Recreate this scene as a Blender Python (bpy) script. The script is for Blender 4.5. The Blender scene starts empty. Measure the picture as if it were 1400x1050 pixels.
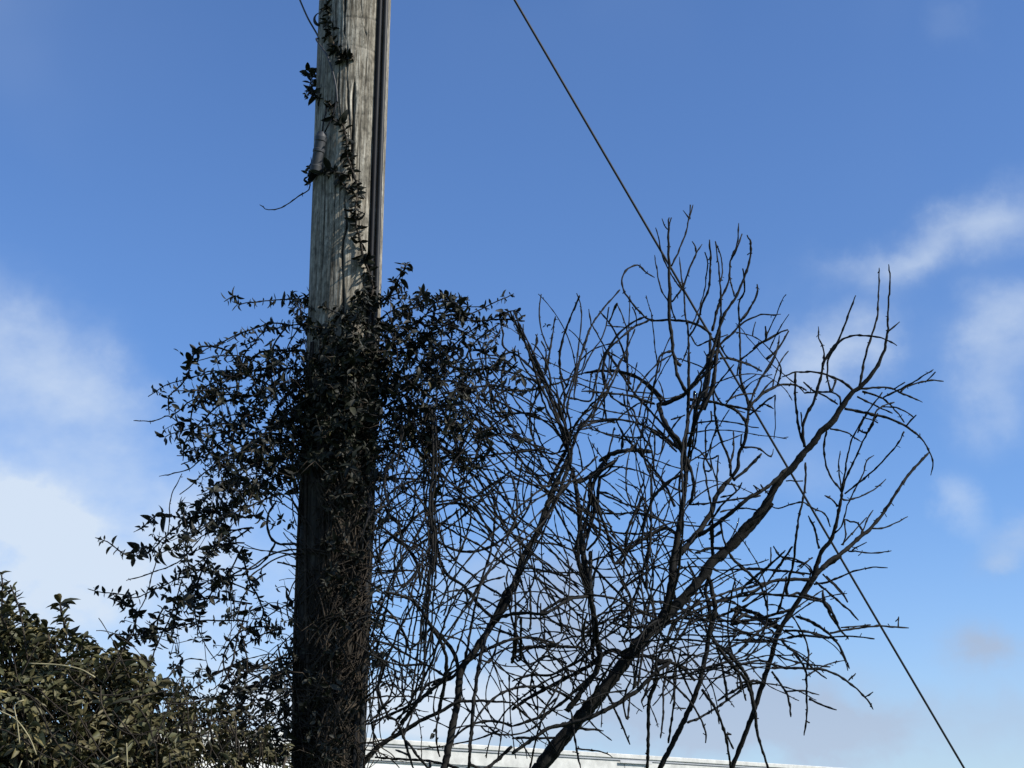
import bpy, bmesh, math, random
import numpy as np
from mathutils import Vector, noise as mn

SKY_SAT = 1.0; SKY_VAL = 1.03; SKY_HUE = .5; SKY_STRENGTH = .084; EXPOSURE = .25; SKY_TINT = (.90, 1.22, 1.70, 1)
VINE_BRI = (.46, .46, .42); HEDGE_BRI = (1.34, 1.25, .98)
TWIG_FILL = 78.0; LEAF_FILL = 60; HEDGE_N = 5200
# clouds: x, y, half width, half height (photograph px), tilt, density
CLOUDS_WHITE = [(70, 800, 300, 135, -4, .80), (0, 700, 170, 70, -8, .35), (-40, 700, 200, 60, -10, .5), (50, 505, 200, 66, -30, .32), (-40, 480, 120, 60, -10, .2), (150, 560, 90, 50, -38, .16), (0, 600, 140, 60, 0, .12), (270, 690, 70, 50, -20, .25),
    (1400, 300, 115, 40, 12, .24), (1280, 330, 120, 34, 14, .34), (1200, 355, 60, 28, 10, .25), (1400, 440, 84, 44, 10, .45), (1150, 485, 64, 46, 20, .62), (1375, 530, 60, 60, 0, .32),
    (560, 965, 230, 46, 2, .95), (430, 1000, 160, 60, 0, .6), (330, 940, 110, 50, 0, .4), (1320, 30, 30, 30, 0, .06), (1050, 640, 80, 50, 20, .16),
    (640, 770, 110, 40, 0, .18), (850, 1010, 170, 26, -4, .2), (1300, 690, 38, 34, 0, .34), (1390, 735, 50, 30, 0, .30)]
CLOUDS_GREY = [(860, 935, 190, 62, -8, .95), (760, 820, 140, 55, -10, .45), (1010, 970, 130, 45, 0, .85), (620, 985, 130, 30, 0, .4), (1335, 895, 48, 34, -8, .85), (1270, 1000, 170, 36, 0, .42),
    (720, 1000, 90, 25, 0, .4), (1380, 740, 50, 26, 0, .3), (1150, 1010, 120, 30, 0, .4)]
WHITE_CLOUD = (6.9, 7.9, 9.2, 1); GREY_CLOUD = (3.7, 4.6, 6.3, 1)

random.seed(11); rng = np.random.default_rng(11)
D = bpy.data; SC = bpy.context.scene; COL = SC.collection
R = math.radians

# ------------------------------------------------------------------ camera
F_PX, CX, CY = 2000.0, 700.0, 525.0          # focal length and centre in pixels of the 1400 x 1050 photograph
PITCH = R(18.0); EYE = np.array([0.0, 0.0, 1.6])
cam_d = D.cameras.new('camera'); cam = D.objects.new('camera', cam_d); COL.objects.link(cam)
cam_d.sensor_width = 36.0; cam_d.lens = 36.0 * F_PX / 1400.0
cam_d.clip_start = 0.05; cam_d.clip_end = 6000
cam.location = EYE; cam.rotation_euler = (math.pi / 2 + PITCH, 0, 0)
SC.camera = cam

SUN_AZ, SUN_EL = R(69.0), R(38.0)            # azimuth measured from the -Y axis towards +X
sun_dir = Vector((math.sin(SUN_AZ) * math.cos(SUN_EL), -math.cos(SUN_AZ) * math.cos(SUN_EL), math.sin(SUN_EL)))
sl = D.lights.new('sun', 'SUN'); so = D.objects.new('sun', sl); COL.objects.link(so)
sl.energy = 5.0; sl.angle = R(0.53); sl.color = (1.0, 0.95, 0.87)
so.rotation_euler = sun_dir.to_track_quat('Z', 'Y').to_euler()
so.location = (8, -8, 12)

SC.view_settings.view_transform = 'Standard'; SC.view_settings.look = 'None'
SC.view_settings.exposure = EXPOSURE; SC.view_settings.gamma = 1.0
try: SC.view_settings.use_curve_mapping = False
except Exception: pass
SC.cycles.max_bounces = 5; SC.cycles.diffuse_bounces = 2; SC.cycles.glossy_bounces = 2
SC.cycles.transmission_bounces = 2; SC.cycles.transparent_max_bounces = 4

def direction(px, py):
    d = np.array([(px - CX) / F_PX, (CY - py) / F_PX, 1.0])
    return np.array([d[0], d[2] * math.cos(PITCH) - d[1] * math.sin(PITCH), d[2] * math.sin(PITCH) + d[1] * math.cos(PITCH)])
def at(px, py, Y):
    d = direction(px, py); return EYE + d * (Y / d[1])
def at_many(a):                               # rows of px, py, Y -> world points
    a = np.asarray(a, float)
    u = (a[:, 0] - CX) / F_PX; v = (CY - a[:, 1]) / F_PX
    dy = math.cos(PITCH) - v * math.sin(PITCH); dz = math.sin(PITCH) + v * math.cos(PITCH)
    k = a[:, 2] / dy
    return np.stack([u * k, a[:, 2], EYE[2] + dz * k], 1)
def metres(py, Y):                            # size of one photograph pixel at depth Y
    v = (CY - np.asarray(py, float)) / F_PX
    return Y / (math.cos(PITCH) - v * math.sin(PITCH)) / F_PX

# ------------------------------------------------------------------ sky
world = D.worlds.new('World'); SC.world = world; world.use_nodes = True
nt = world.node_tree; nt.nodes.clear(); L = nt.links.new
def N(t, **kw):
    n = nt.nodes.new(t)
    for k, v in kw.items(): setattr(n, k, v)
    return n
def M(op, a, b=None, c=None):
    n = N('ShaderNodeMath', operation=op)
    for i, v in enumerate((a, b, c)):
        if v is None: continue
        if isinstance(v, (int, float)): n.inputs[i].default_value = v
        else: L(v, n.inputs[i])
    return n.outputs[0]
sky = N('ShaderNodeTexSky', sky_type='NISHITA')
sky.sun_disc = False; sky.sun_elevation = SUN_EL
sky.sun_rotation = math.atan2(sun_dir.x, sun_dir.y)
sky.air_density = 1.0; sky.dust_density = 0.6; sky.ozone_density = 1.6
hsv = N('ShaderNodeHueSaturation'); hsv.inputs['Saturation'].default_value = SKY_SAT; hsv.inputs['Value'].default_value = SKY_VAL
hsv.inputs['Hue'].default_value = SKY_HUE
tint = N('ShaderNodeMix', data_type='RGBA', blend_type='MULTIPLY'); tint.inputs[0].default_value = 1.0
L(sky.outputs[0], tint.inputs[6]); tint.inputs[7].default_value = SKY_TINT; L(tint.outputs[2], hsv.inputs['Color'])
tc = N('ShaderNodeTexCoord'); sep = N('ShaderNodeSeparateXYZ'); L(tc.outputs['Generated'], sep.inputs[0])
def sky_noise(scale, detail, rough, seed, stretch=(1, 1, 1)):
    mp = N('ShaderNodeMapping'); mp.inputs['Location'].default_value = (seed, seed * .7, seed * .3); mp.inputs['Scale'].default_value = stretch
    L(tc.outputs['Generated'], mp.inputs[0])
    n = N('ShaderNodeTexNoise'); n.inputs['Scale'].default_value = scale; n.inputs['Detail'].default_value = detail; n.inputs['Roughness'].default_value = rough
    L(mp.outputs[0], n.inputs['Vector']); return n.outputs['Fac']
n1, n2 = sky_noise(10, 6, .6, 3.1), sky_noise(10, 6, .6, 8.7)
fine = sky_noise(14, 6, .55, 1.7, (1, 1, 1.6)); soft = sky_noise(5, 3, .5, 5.2)
az0 = M('ARCTAN2', sep.outputs[0], sep.outputs[1]); el0 = M('ARCSINE', sep.outputs[2])
az = M('ADD', az0, M('MULTIPLY', M('SUBTRACT', n1, .5), .12))
el = M('ADD', el0, M('MULTIPLY', M('SUBTRACT', n2, .5), .08))
def cloud_sum(blobs):
    tot = None
    for (px, py, rx, ry, rot, s) in blobs:
        d = direction(px, py); d = d / np.linalg.norm(d)
        a0, e0 = math.atan2(d[0], d[1]), math.asin(d[2])
        ra, re = rx / F_PX / math.cos(e0), ry / F_PX
        da, de = M('SUBTRACT', az, a0), M('SUBTRACT', el, e0)
        c_, s_ = math.cos(R(rot)), math.sin(R(rot))
        u = M('ADD', M('MULTIPLY', da, c_ / ra), M('MULTIPLY', de, s_ / ra))
        v = M('ADD', M('MULTIPLY', da, -s_ / re), M('MULTIPLY', de, c_ / re))
        q = M('ADD', M('POWER', M('ABSOLUTE', u), 2.4), M('POWER', M('ABSOLUTE', v), 2.4))
        g = M('MULTIPLY', M('EXPONENT', M('MULTIPLY', q, -1.0)), s)
        tot = g if tot is None else M('ADD', tot, g)
    return tot
white_clouds = CLOUDS_WHITE
grey_clouds = CLOUDS_GREY
wisp = M('MAXIMUM', M('MULTIPLY_ADD', fine, 2.5, -.28), .1)
cw = M('MINIMUM', M('MULTIPLY', cloud_sum(white_clouds), wisp), 0.93)
cg = M('MINIMUM', M('MULTIPLY', cloud_sum(grey_clouds), M('MAXIMUM', M('MULTIPLY_ADD', fine, 3.0, -.45), .1)), 0.85)
# the same broken cloud goes on all round, thinner towards the zenith
aw = M('DIVIDE', az0, .50); ew = M('DIVIDE', M('SUBTRACT', el0, .31), .40)
away = M('SUBTRACT', 1.0, M('EXPONENT', M('MULTIPLY', M('ADD', M('POWER', M('ABSOLUTE', aw), 8.0), M('POWER', M('ABSOLUTE', ew), 8.0)), -1.0)))
rest = M('MULTIPLY', M('MINIMUM', M('MAXIMUM', M('MULTIPLY', M('SUBTRACT', soft, .5), 4.0), 0.0), .8), away)
hz = M('DIVIDE', M('MAXIMUM', el0, 0.0), .13); cw = M('MAXIMUM', M('MAXIMUM', cw, rest), M('MULTIPLY', M('EXPONENT', M('MULTIPLY', M('MULTIPLY', hz, hz), -1.0)), .38))
mix1 = N('ShaderNodeMix', data_type='RGBA'); L(cg, mix1.inputs[0]); L(hsv.outputs[0], mix1.inputs[6]); mix1.inputs[7].default_value = GREY_CLOUD
mix2 = N('ShaderNodeMix', data_type='RGBA'); L(cw, mix2.inputs[0]); L(mix1.outputs[2], mix2.inputs[6]); mix2.inputs[7].default_value = WHITE_CLOUD
bg = N('ShaderNodeBackground'); bg.inputs['Strength'].default_value = SKY_STRENGTH
L(mix2.outputs[2], bg.inputs['Color'])
wo = N('ShaderNodeOutputWorld'); L(bg.outputs[0], wo.inputs['Surface'])

# ------------------------------------------------------------------ materials
def mat(name, build):
    m = D.materials.new(name); m.use_nodes = True
    t = m.node_tree; b = t.nodes['Principled BSDF']
    build(t, b); return m
def ramp(t, fac, stops):
    r = t.nodes.new('ShaderNodeValToRGB'); e = r.color_ramp.elements
    while len(e) < len(stops): e.new(.5)
    for i, (p, c) in enumerate(stops): e[i].position = p; e[i].color = (*c, 1)
    t.links.new(fac, r.inputs[0]); return r.outputs[0]
def tex(t, scale, detail=4, rough=.55, stretch=(1, 1, 1), kind='ShaderNodeTexNoise'):
    c = t.nodes.new('ShaderNodeTexCoord'); mp = t.nodes.new('ShaderNodeMapping'); mp.inputs['Scale'].default_value = stretch
    t.links.new(c.outputs['Object'], mp.inputs[0])
    n = t.nodes.new(kind); n.inputs['Scale'].default_value = scale
    if kind == 'ShaderNodeTexNoise': n.inputs['Detail'].default_value = detail; n.inputs['Roughness'].default_value = rough
    t.links.new(mp.outputs[0], n.inputs['Vector']); return n.outputs[0]
def bump(t, b, h, strength, dist):
    n = t.nodes.new('ShaderNodeBump'); n.inputs['Strength'].default_value = strength; n.inputs['Distance'].default_value = dist
    t.links.new(h, n.inputs['Height']); t.links.new(n.outputs[0], b.inputs['Normal'])
def mixc(t, f, a, b_, mode='MIX'):
    m = t.nodes.new('ShaderNodeMix'); m.data_type = 'RGBA'; m.blend_type = mode
    for i, v in ((0, f), (6, a), (7, b_)):
        if isinstance(v, (int, float)): m.inputs[i].default_value = v
        elif isinstance(v, tuple): m.inputs[i].default_value = (*v, 1)
        else: t.links.new(v, m.inputs[i])
    return m.outputs[2]
def tmath(t, op, a, b_=0.0, c_=0.0):
    n = t.nodes.new('ShaderNodeMath'); n.operation = op
    for i, v in enumerate((a, b_, c_)):
        if isinstance(v, (int, float)): n.inputs[i].default_value = v
        else: t.links.new(v, n.inputs[i])
    return n.outputs[0]

def b_wood(t, b):
    grain = tex(t, 30, 7, .65, (3.2, 3.2, .16)); blotch = tex(t, 11, 7, .72, (1, 1, .55)); speck = tex(t, 120, 4, .65, (1, 1, .3)); mott = tex(t, 46, 5, .7, (1, 1, .6))
    col = ramp(t, grain, [(.33, (.035, .030, .022)), (.45, (.185, .160, .120)), (.56, (.30, .275, .222)), (.68, (.50, .465, .38))])
    col = mixc(t, tmath(t, 'MULTIPLY', ramp(t, blotch, [(.47, (0, 0, 0)), (.60, (1, 1, 1))]), .62), col, (.105, .094, .070))
    col = mixc(t, .75, col, ramp(t, mott, [(.36, (.42, .42, .42)), (.5, (1, 1, 1)), (.66, (1.35, 1.35, 1.35))]), 'MULTIPLY')
    col = mixc(t, ramp(t, speck, [(.34, (.8, .8, .8)), (.42, (0, 0, 0))]), col, (.07, .065, .05))
    at_ = t.nodes.new('ShaderNodeAttribute'); at_.attribute_name = 'wear_shade'
    sp = t.nodes.new('ShaderNodeSeparateColor'); t.links.new(at_.outputs['Color'], sp.inputs[0])
    col = mixc(t, sp.outputs[0], col, (.012, .010, .008))            # inside the drying checks
    vine_shade = tmath(t, 'MINIMUM', tmath(t, 'MULTIPLY', sp.outputs[1], tmath(t, 'MULTIPLY_ADD', blotch, 1.3, .3)), .90)
    col = mixc(t, vine_shade, col, (.010, .009, .008))                      # shade under the vines, painted into the lower wood
    t.links.new(col, b.inputs['Base Color']); b.inputs['Roughness'].default_value = .85; b.inputs['Specular IOR Level'].default_value = .2
    bump(t, b, tmath(t, 'ADD', grain, tmath(t, 'MULTIPLY', blotch, .5)), .7, .006)
M_WOOD = mat('weathered_pole_wood', b_wood)
def plain(col, rough=.5, spec=.4, metal=0.0, var=.25, scale=20, bmp=0.0):
    def f(t, b):
        n = tex(t, scale, 5, .6)
        c = ramp(t, n, [(.3, tuple(x * (1 - var) for x in col)), (.7, tuple(x * (1 + var) for x in col))])
        t.links.new(c, b.inputs['Base Color']); b.inputs['Roughness'].default_value = rough
        b.inputs['Specular IOR Level'].default_value = spec; b.inputs['Metallic'].default_value = metal
        if bmp: bump(t, b, n, .5, bmp)
    return f
M_CONDUIT = mat('grey_conduit', plain((.017, .018, .019), .5, .22, scale=35))
M_BLACK = mat('black_cable', plain((.009, .009, .010), .55, .15))
M_JOINT = mat('dark_grey_plastic', plain((.04, .042, .045), .55, .3, scale=60))
M_GREYWIRE = mat('dull_drop_wire', plain((.035, .035, .038), .5, .35))
M_STEEL = mat('stay_wire_steel', plain((.03, .03, .033), .55, .3, .3))
M_GALV = mat('galvanised_strap', plain((.18, .18, .18), .5, .5, .6))
def b_bark(dark, light, scale=60):
    def f(t, b):
        n = tex(t, scale, 5, .65); n2 = tex(t, 9, 4, .6); s = tex(t, 210, 2, .5)
        c = ramp(t, n, [(.32, dark), (.62, light)])
        c = mixc(t, tmath(t, 'MULTIPLY', ramp(t, n2, [(.52, (0, 0, 0)), (.64, (1, 1, 1))]), .6), c, tuple(x * 2.4 for x in light))
        t.links.new(c, b.inputs['Base Color']); b.inputs['Roughness'].default_value = .8; b.inputs['Specular IOR Level'].default_value = .18
        bump(t, b, tmath(t, 'ADD', n, s), .8, .002)
    return f
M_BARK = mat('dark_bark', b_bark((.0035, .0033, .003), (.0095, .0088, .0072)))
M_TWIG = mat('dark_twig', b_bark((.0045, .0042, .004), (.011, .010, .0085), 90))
M_VINE = mat('vine_stem_bark', b_bark((.011, .0085, .0065), (.042, .033, .024), 90))
M_STRAW = mat('dry_stalk', plain((.30, .26, .15), .8, .2, var=.3))
def b_leaf(bri, dull=(.075, .072, .058)):
    def f(t, b):
        a = t.nodes.new('ShaderNodeAttribute'); a.attribute_name = 'tone'
        sp = t.nodes.new('ShaderNodeSeparateColor'); t.links.new(a.outputs['Color'], sp.inputs[0])
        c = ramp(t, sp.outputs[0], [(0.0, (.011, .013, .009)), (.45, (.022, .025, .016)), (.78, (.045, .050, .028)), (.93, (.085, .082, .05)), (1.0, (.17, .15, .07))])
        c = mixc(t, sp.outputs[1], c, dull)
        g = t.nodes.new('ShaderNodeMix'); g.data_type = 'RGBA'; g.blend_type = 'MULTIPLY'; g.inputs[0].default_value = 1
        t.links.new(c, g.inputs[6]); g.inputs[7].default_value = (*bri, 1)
        n = tex(t, 70, 2, .5)
        c = mixc(t, .5, g.outputs[2], ramp(t, n, [(.3, (.5, .5, .5)), (.7, (1.5, 1.5, 1.5))]), 'MULTIPLY')
        t.links.new(c, b.inputs['Base Color']); b.inputs['Roughness'].default_value = .55; b.inputs['Specular IOR Level'].default_value = .22
    return f
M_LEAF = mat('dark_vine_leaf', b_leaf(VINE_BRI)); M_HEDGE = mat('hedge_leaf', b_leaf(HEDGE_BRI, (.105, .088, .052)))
M_WHITE = mat('white_painted_board', plain((.50, .495, .46), .7, .2, var=.2, scale=5))
M_WALL = mat('white_render_wall', plain((.66, .655, .62), .85, .2, var=.1, scale=6, bmp=.003))
M_GUTTER_SHADE = mat('grey_gutter_shade', plain((.30, .31, .32), .5, .4, var=.1, scale=5))
M_ROOF = mat('pale_roof_felt', plain((.45, .45, .44), .9, .1, var=.15, scale=4))
M_PANE = mat('window_glass', plain((.02, .025, .03), .06, .8, var=.05))
M_GRASS = mat('grass', plain((.05, .075, .025), .9, .2, var=.5, scale=3, bmp=.02))

# ------------------------------------------------------------------ object helpers
def tag(o, label=None, cat=None, group=None, kind=None):
    for k, v in (('label', label), ('category', cat), ('group', group), ('kind', kind)):
        if v: o[k] = v
    return o
def empty(name, loc, label, cat):
    o = D.objects.new(name, None); COL.objects.link(o); o.location = loc; o.empty_display_size = .1
    return tag(o, label, cat)
def link(name, me, parent=None):
    o = D.objects.new(name, me); COL.objects.link(o)
    if parent:
        o.parent = parent; o.matrix_parent_inverse = parent_inv(parent)
    return o
def parent_inv(p):
    from mathutils import Matrix
    return (Matrix.Translation(p.location) @ p.rotation_euler.to_matrix().to_4x4()).inverted()
def mesh_np(name, V, Fc, mtl, tone=None, smooth=True):
    """V n x 3, Fc list of equal-length face index arrays (each k x 3 or k x 4)."""
    me = D.meshes.new(name)
    V = np.asarray(V, np.float32); Fc = [np.asarray(f, np.int32) for f in Fc if len(f)]
    loops = np.concatenate([f.ravel() for f in Fc]); tot = np.concatenate([np.full(len(f), f.shape[1], np.int32) for f in Fc])
    start = np.concatenate([[0], np.cumsum(tot)[:-1]]).astype(np.int32)
    me.vertices.add(len(V)); me.vertices.foreach_set('co', V.ravel())
    me.loops.add(len(loops)); me.loops.foreach_set('vertex_index', loops)
    me.polygons.add(len(tot)); me.polygons.foreach_set('loop_start', start)
    me.polygons.foreach_set('loop_total', tot)
    if smooth: me.polygons.foreach_set('use_smooth', np.ones(len(tot), bool))
    me.update(calc_edges=True); me.validate()
    if tone is not None:
        c = me.color_attributes.new(name=tone[0], type='FLOAT_COLOR', domain='POINT')
        c.data.foreach_set('color', np.asarray(tone[1], np.float32).ravel())
    me.materials.append(mtl); return me
def box_bm(bm, lo, hi, mi=0):
    r = bmesh.ops.create_cube(bm, size=1)
    for v in r['verts']:
        v.co = Vector([lo[i] + (v.co[i] + .5) * (hi[i] - lo[i]) for i in range(3)])
    return r['verts']

class Tubes:
    def __init__(s): s.V = []; s.F = []; s.T = []; s.n = 0
    def add(s, P, r, sides=5, lump=0.0):
        P = np.asarray(P, float); r = np.asarray(r, float); n = len(P)
        if n < 2: return
        T = np.gradient(P, axis=0); T /= (np.linalg.norm(T, axis=1)[:, None] + 1e-9)
        ref = np.array([0.31, -0.9, 0.2]); A = np.cross(T, ref); A /= (np.linalg.norm(A, axis=1)[:, None] + 1e-9); B = np.cross(T, A)
        th = np.arange(sides) / sides * 2 * math.pi
        rr = r[:, None] * np.ones(sides)[None]
        if lump: rr = rr * (1 + lump * rng.normal(size=(n, sides)))
        ring = P[:, None, :] + rr[:, :, None] * (np.cos(th)[None, :, None] * A[:, None, :] + np.sin(th)[None, :, None] * B[:, None, :])
        V = ring.reshape(-1, 3); i = np.arange(n - 1)[:, None] * sides; j = np.arange(sides)[None]; k = (j + 1) % sides
        Q = np.stack([i + j, i + k, i + sides + k, i + sides + j], -1).reshape(-1, 4) + s.n
        ends = np.array([[0, 0, 0]] * 0)
        s.V.append(V); s.F.append(Q)
        cap = [[s.n + (n - 1) * sides + a for a in (0, b, b + 1)] for b in range(1, sides - 1)] + [[s.n + a for a in (0, b + 1, b)] for b in range(1, sides - 1)]
        s.T += cap; s.n += len(V)
    def build(s, name, mtl, parent=None):
        if not s.V: return None
        me = mesh_np(name, np.concatenate(s.V), [np.concatenate(s.F), np.array(s.T, np.int32)], mtl)
        return link(name, me, parent)

def smooth_line(pts, step=5.0):
    """Catmull-Rom through control points (any number of columns), resampled about every step pixels."""
    P = np.asarray(pts, float)
    if len(P) == 2: P = np.array([P[0], (P[0] * .5 + P[1] * .5), P[1]])
    Q = np.vstack([2 * P[0] - P[1], P, 2 * P[-1] - P[-2]]); out = []
    for i in range(1, len(Q) - 2):
        a, b, c, d = Q[i - 1], Q[i], Q[i + 1], Q[i + 2]
        n = max(2, int(np.linalg.norm((c - b)[:2]) / step)); t = (np.arange(n) / n)[:, None]
        out.append(.5 * ((2 * b) + (-a + c) * t + (2 * a - 5 * b + 4 * c - d) * t * t + (-a + 3 * b - 3 * c + d) * t ** 3))
    out.append(P[-1:]); return np.vstack(out)
# ------------------------------------------------------------------ ground and building
bm = bmesh.new(); bmesh.ops.create_grid(bm, x_segments=60, y_segments=60, size=1500)
for v in bm.verts:
    if math.hypot(v.co.x, v.co.y) < 80: v.co.z = 0
me = D.meshes.new('ground'); bm.to_mesh(me); bm.free(); me.materials.append(M_GRASS)
tag(link('ground', me), kind='structure')

A0 = at(500, 1008.5, 24.0)                   # roof edge near the pole; the far end is where the same height meets x = 1155
def depth_at_height(px, py, z):
    d = direction(px, py); return (z - EYE[2]) / d[2] * d[1]
yb = depth_at_height(1155, 1050.0, A0[2]); B0 = at(1155, 1050.0, yb)
ang = math.atan2(B0[1] - A0[1], B0[0] - A0[0])
house = empty('white_building', (A0[0], A0[1], 0), 'long low white building with a flat roof edge behind the bare tree', 'building')
house.rotation_euler = (0, 0, ang)
H = A0[2]
def hpart(name, boxes, mtl, bev=.0):
    bm = bmesh.new()
    for lo, hi in boxes: box_bm(bm, lo, hi)
    if bev: bmesh.ops.bevel(bm, geom=bm.edges[:], offset=bev, segments=1, affect='EDGES')
    me = D.meshes.new(name); bm.to_mesh(me); bm.free(); me.materials.append(mtl)
    o = D.objects.new(name, me); COL.objects.link(o); o.parent = house; return o
X0, X1 = -4.2, 26.0
hpart('wall', [((X0 + .35, .064, -.2), (X1 - .35, 9.0, H - .36))], M_WALL)
hpart('roof', [((X0, .05, H - .10), (X1, 9.5, H - .035))], M_ROOF)
hpart('roof_trim', [((X0, -.03, H - .085), (X1, .05, H))], M_WHITE, .012)
hpart('gutter_lip', [((X0 + .02, -.008, H - .118), (X1 - .02, .05, H - .087))], M_GUTTER_SHADE)
for i in range(6):                            # fascia boards butted end to end, each a hair out of line
    a, b_ = X0 + (X1 - X0) * i / 6, X0 + (X1 - X0) * (i + 1) / 6 - .008
    hpart('fascia_board', [((a, .012 + .003 * (i % 2), H - .34 - .004 * (i % 3)), (b_, .05, H - .120))], M_WHITE, .004)
hpart('soffit_shade', [((X0, .035, H - .362), (X1, .0635, H - .345))], M_GUTTER_SHADE)  # grey strip coloured as the shade under the fascia
xv = (at(870, 1034, 27.6)[0] - A0[0]) / math.cos(ang)
hpart('vent_cover', [((xv - .42, -.045, H - .165), (xv + .42, -.0352, H - .115))], M_ROOF, .002)
for k in range(6):                            # windows in the wall, below what the photograph shows
    x = X0 + 2.4 + k * 4.6
    w = hpart('window', [((x - .7, .04, H - 2.2), (x + .7, .062, H - 2.13)), ((x - .7, .04, H - .97), (x + .7, .062, H - .9)),
                         ((x - .7, .04, H - 2.129), (x - .63, .062, H - .971)), ((x + .63, .04, H - 2.129), (x + .7, .062, H - .971))], M_WHITE)
    p = hpart('pane', [((x - .629, .050, H - 2.128), (x + .629, .061, H - .972))], M_PANE); p.parent = w

# ------------------------------------------------------------------ pole
YP = 6.0
def pole_c(py): return 486.0 - .036 * py
def pole_r(py): return 48.5 + .002 * py
lo_w, hi_w = at(pole_c(1000), 1000, YP), at(pole_c(0), 0, YP)
axis = (hi_w - lo_w) / (hi_w[2] - lo_w[2])    # per metre of height
def pole_at(z): return lo_w + axis * (z - lo_w[2])
r_lo, r_hi = pole_r(1000) * metres(1000, YP), pole_r(0) * metres(0, YP)
def pole_rad(z): return r_lo + (r_hi - r_lo) * (z - lo_w[2]) / (hi_w[2] - lo_w[2])
base = pole_at(0.0)
pole = empty('utility_pole', tuple(base), 'weathered grey wooden utility pole wrapped in dark climbing vine', 'utility pole')
def z_of(py): return at(pole_c(py), py, YP)[2]
NA = 320
zs = np.concatenate([np.linspace(-1.0, z_of(1100), 12)[:-1], np.linspace(z_of(1100), z_of(-60), 620), np.linspace(z_of(-60), 8.4, 40)[1:]])
TH = np.arange(NA) / NA * 2 * math.pi         # angle 0 faces the camera, positive towards +X
CRACKS = [  # (photograph x, y) down the check, width in px, depth in m
    ([(477, -40), (477.5, 20), (476.5, 50), (476, 70), (478, 78)], 1.3, .012),
    ([(480, 80), (480, 100), (479.5, 130), (480.5, 145), (481, 170), (484, 200), (486, 240)], .8, .007),
    ([(490, 128), (488.5, 150), (488, 180), (487, 210), (486, 240), (487, 270)], 1.5, .014),
    ([(476, 290), (477.5, 310), (480, 330), (475, 347), (473, 362), (474, 390), (475, 432), (474, 480), (472, 560)], 1.4, .012),
    ([(500, 0), (498, 30), (501, 55)], .5, .004), ([(508, 60), (505, 110), (503, 150)], .5, .004),
    ([(460, 30), (461, 90), (458, 130)], .5, .004), ([(465, 250), (463, 300), (462, 350)], .6, .004),
    ([(497, 180), (496, 230), (494, 300), (496, 350)], .6, .004), ([(468, 0), (467, 35)], .5, .003),
    ([(489, 63), (492, 58), (495, 56)], .9, .006), ([(498, 56), (502, 61), (505, 70), (505, 80)], .9, .006), ([(512, 200), (508, 260), (507, 300)], .5, .004),
    ([(470, 100), (468, 150), (471, 190)], .7, .005), ([(486, -20), (487, 20), (485, 44)], .5, .004),
    ([(450, 230), (449, 300), (446, 380)], .6, .004)]
def ang_of(px, py): return math.asin(max(-.99, min(.99, (px - pole_c(py)) / pole_r(py))))
ck = []
for pts, w, dep in CRACKS:
    ck.append((np.array([z_of(p[1]) for p in pts])[::-1], np.array([ang_of(*p) for p in pts])[::-1], w * 1.35 / 48.5, dep))
for k in range(26):                           # checks all round and down the hidden parts
    a = rng.uniform(-math.pi, math.pi); z0 = rng.uniform(-.5, 7.2); ln = rng.uniform(.4, 1.8)
    if abs(a) < 1.35 and z0 + ln > z_of(470): continue
    ck.append((np.array([z0, z0 + ln * .5, z0 + ln]), np.array([a, a + rng.normal() * .03, a + rng.normal() * .05]), rng.uniform(.5, 1.2) / 48.5, rng.uniform(.004, .012)))
RINGS = [(47, .35, 1.15, .8, 2.5), (90, -.25, .9, .6, -3), (130, .1, .9, .3, 2), (283, -.5, .6, .35, 2), (176, -.3, .7, .3, 2)]
a_s = (TH + math.pi) % (2 * math.pi) - math.pi
RAD = np.zeros((len(zs), NA)); WEAR = np.zeros((len(zs), NA)); VINE_SHADE = np.zeros((len(zs), NA))
for i, z in enumerate(zs):
    rad = np.full(NA, pole_rad(z)); wear_shade = np.zeros(NA)
    for zc, ac, w, dep in ck:
        if z < zc[0] or z > zc[-1]: continue
        a = np.interp(z, zc, ac) + .006 * mn.noise(Vector((z * 22, ac[0] * 9, 0)))
        t = min(1.0, min(z - zc[0], zc[-1] - z) / .05 + .15)
        d = np.abs((a_s - a + math.pi) % (2 * math.pi) - math.pi)
        ww = max(w * t * (.75 + .6 * mn.noise(Vector((z * 9, ac[0] * 5, 3)))), .010)
        g = np.exp(-(d / ww) ** 2); rad -= dep * t * g; wear_shade = np.maximum(wear_shade, np.clip(g * 1.5 - .25, 0, 1) * t)
        rad += .0016 * np.exp(-((d - ww * 2.2) / ww) ** 2)
    RAD[i] = rad; WEAR[i] = wear_shade
for py, a0, a1, s, bow in RINGS:              # old strap marks and shallow knife nicks round the wood
    for j in range(NA):
        if a0 - .5 <= a_s[j] <= a1:
            zz = z_of(py + bow * math.cos(a_s[j] * 2.3)); g = np.exp(-((zs - zz) / .0042) ** 2)
            RAD[:, j] -= .0028 * s * g; WEAR[:, j] = np.maximum(WEAR[:, j], g * s * .6)
cx_, sx_ = np.sin(a_s), -np.cos(a_s)
for i, z in enumerate(zs):
    for j in range(0, NA):
        RAD[i, j] += .0045 * mn.noise(Vector((cx_[j] * 2.4, sx_[j] * 2.4, z * .8))) + .0013 * mn.noise(Vector((cx_[j] * 22, sx_[j] * 22, z * 3)))
    VINE_SHADE[i] = 1 / (1 + math.exp((z - z_of(500)) / .09))  # painted vine shade, fading out up the shaft
ctr = np.array([pole_at(z) for z in zs])
V = np.stack([ctr[:, 0][:, None] + RAD * cx_[None], ctr[:, 1][:, None] + RAD * sx_[None], np.repeat(zs[:, None], NA, 1)], -1).reshape(-1, 3)
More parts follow.
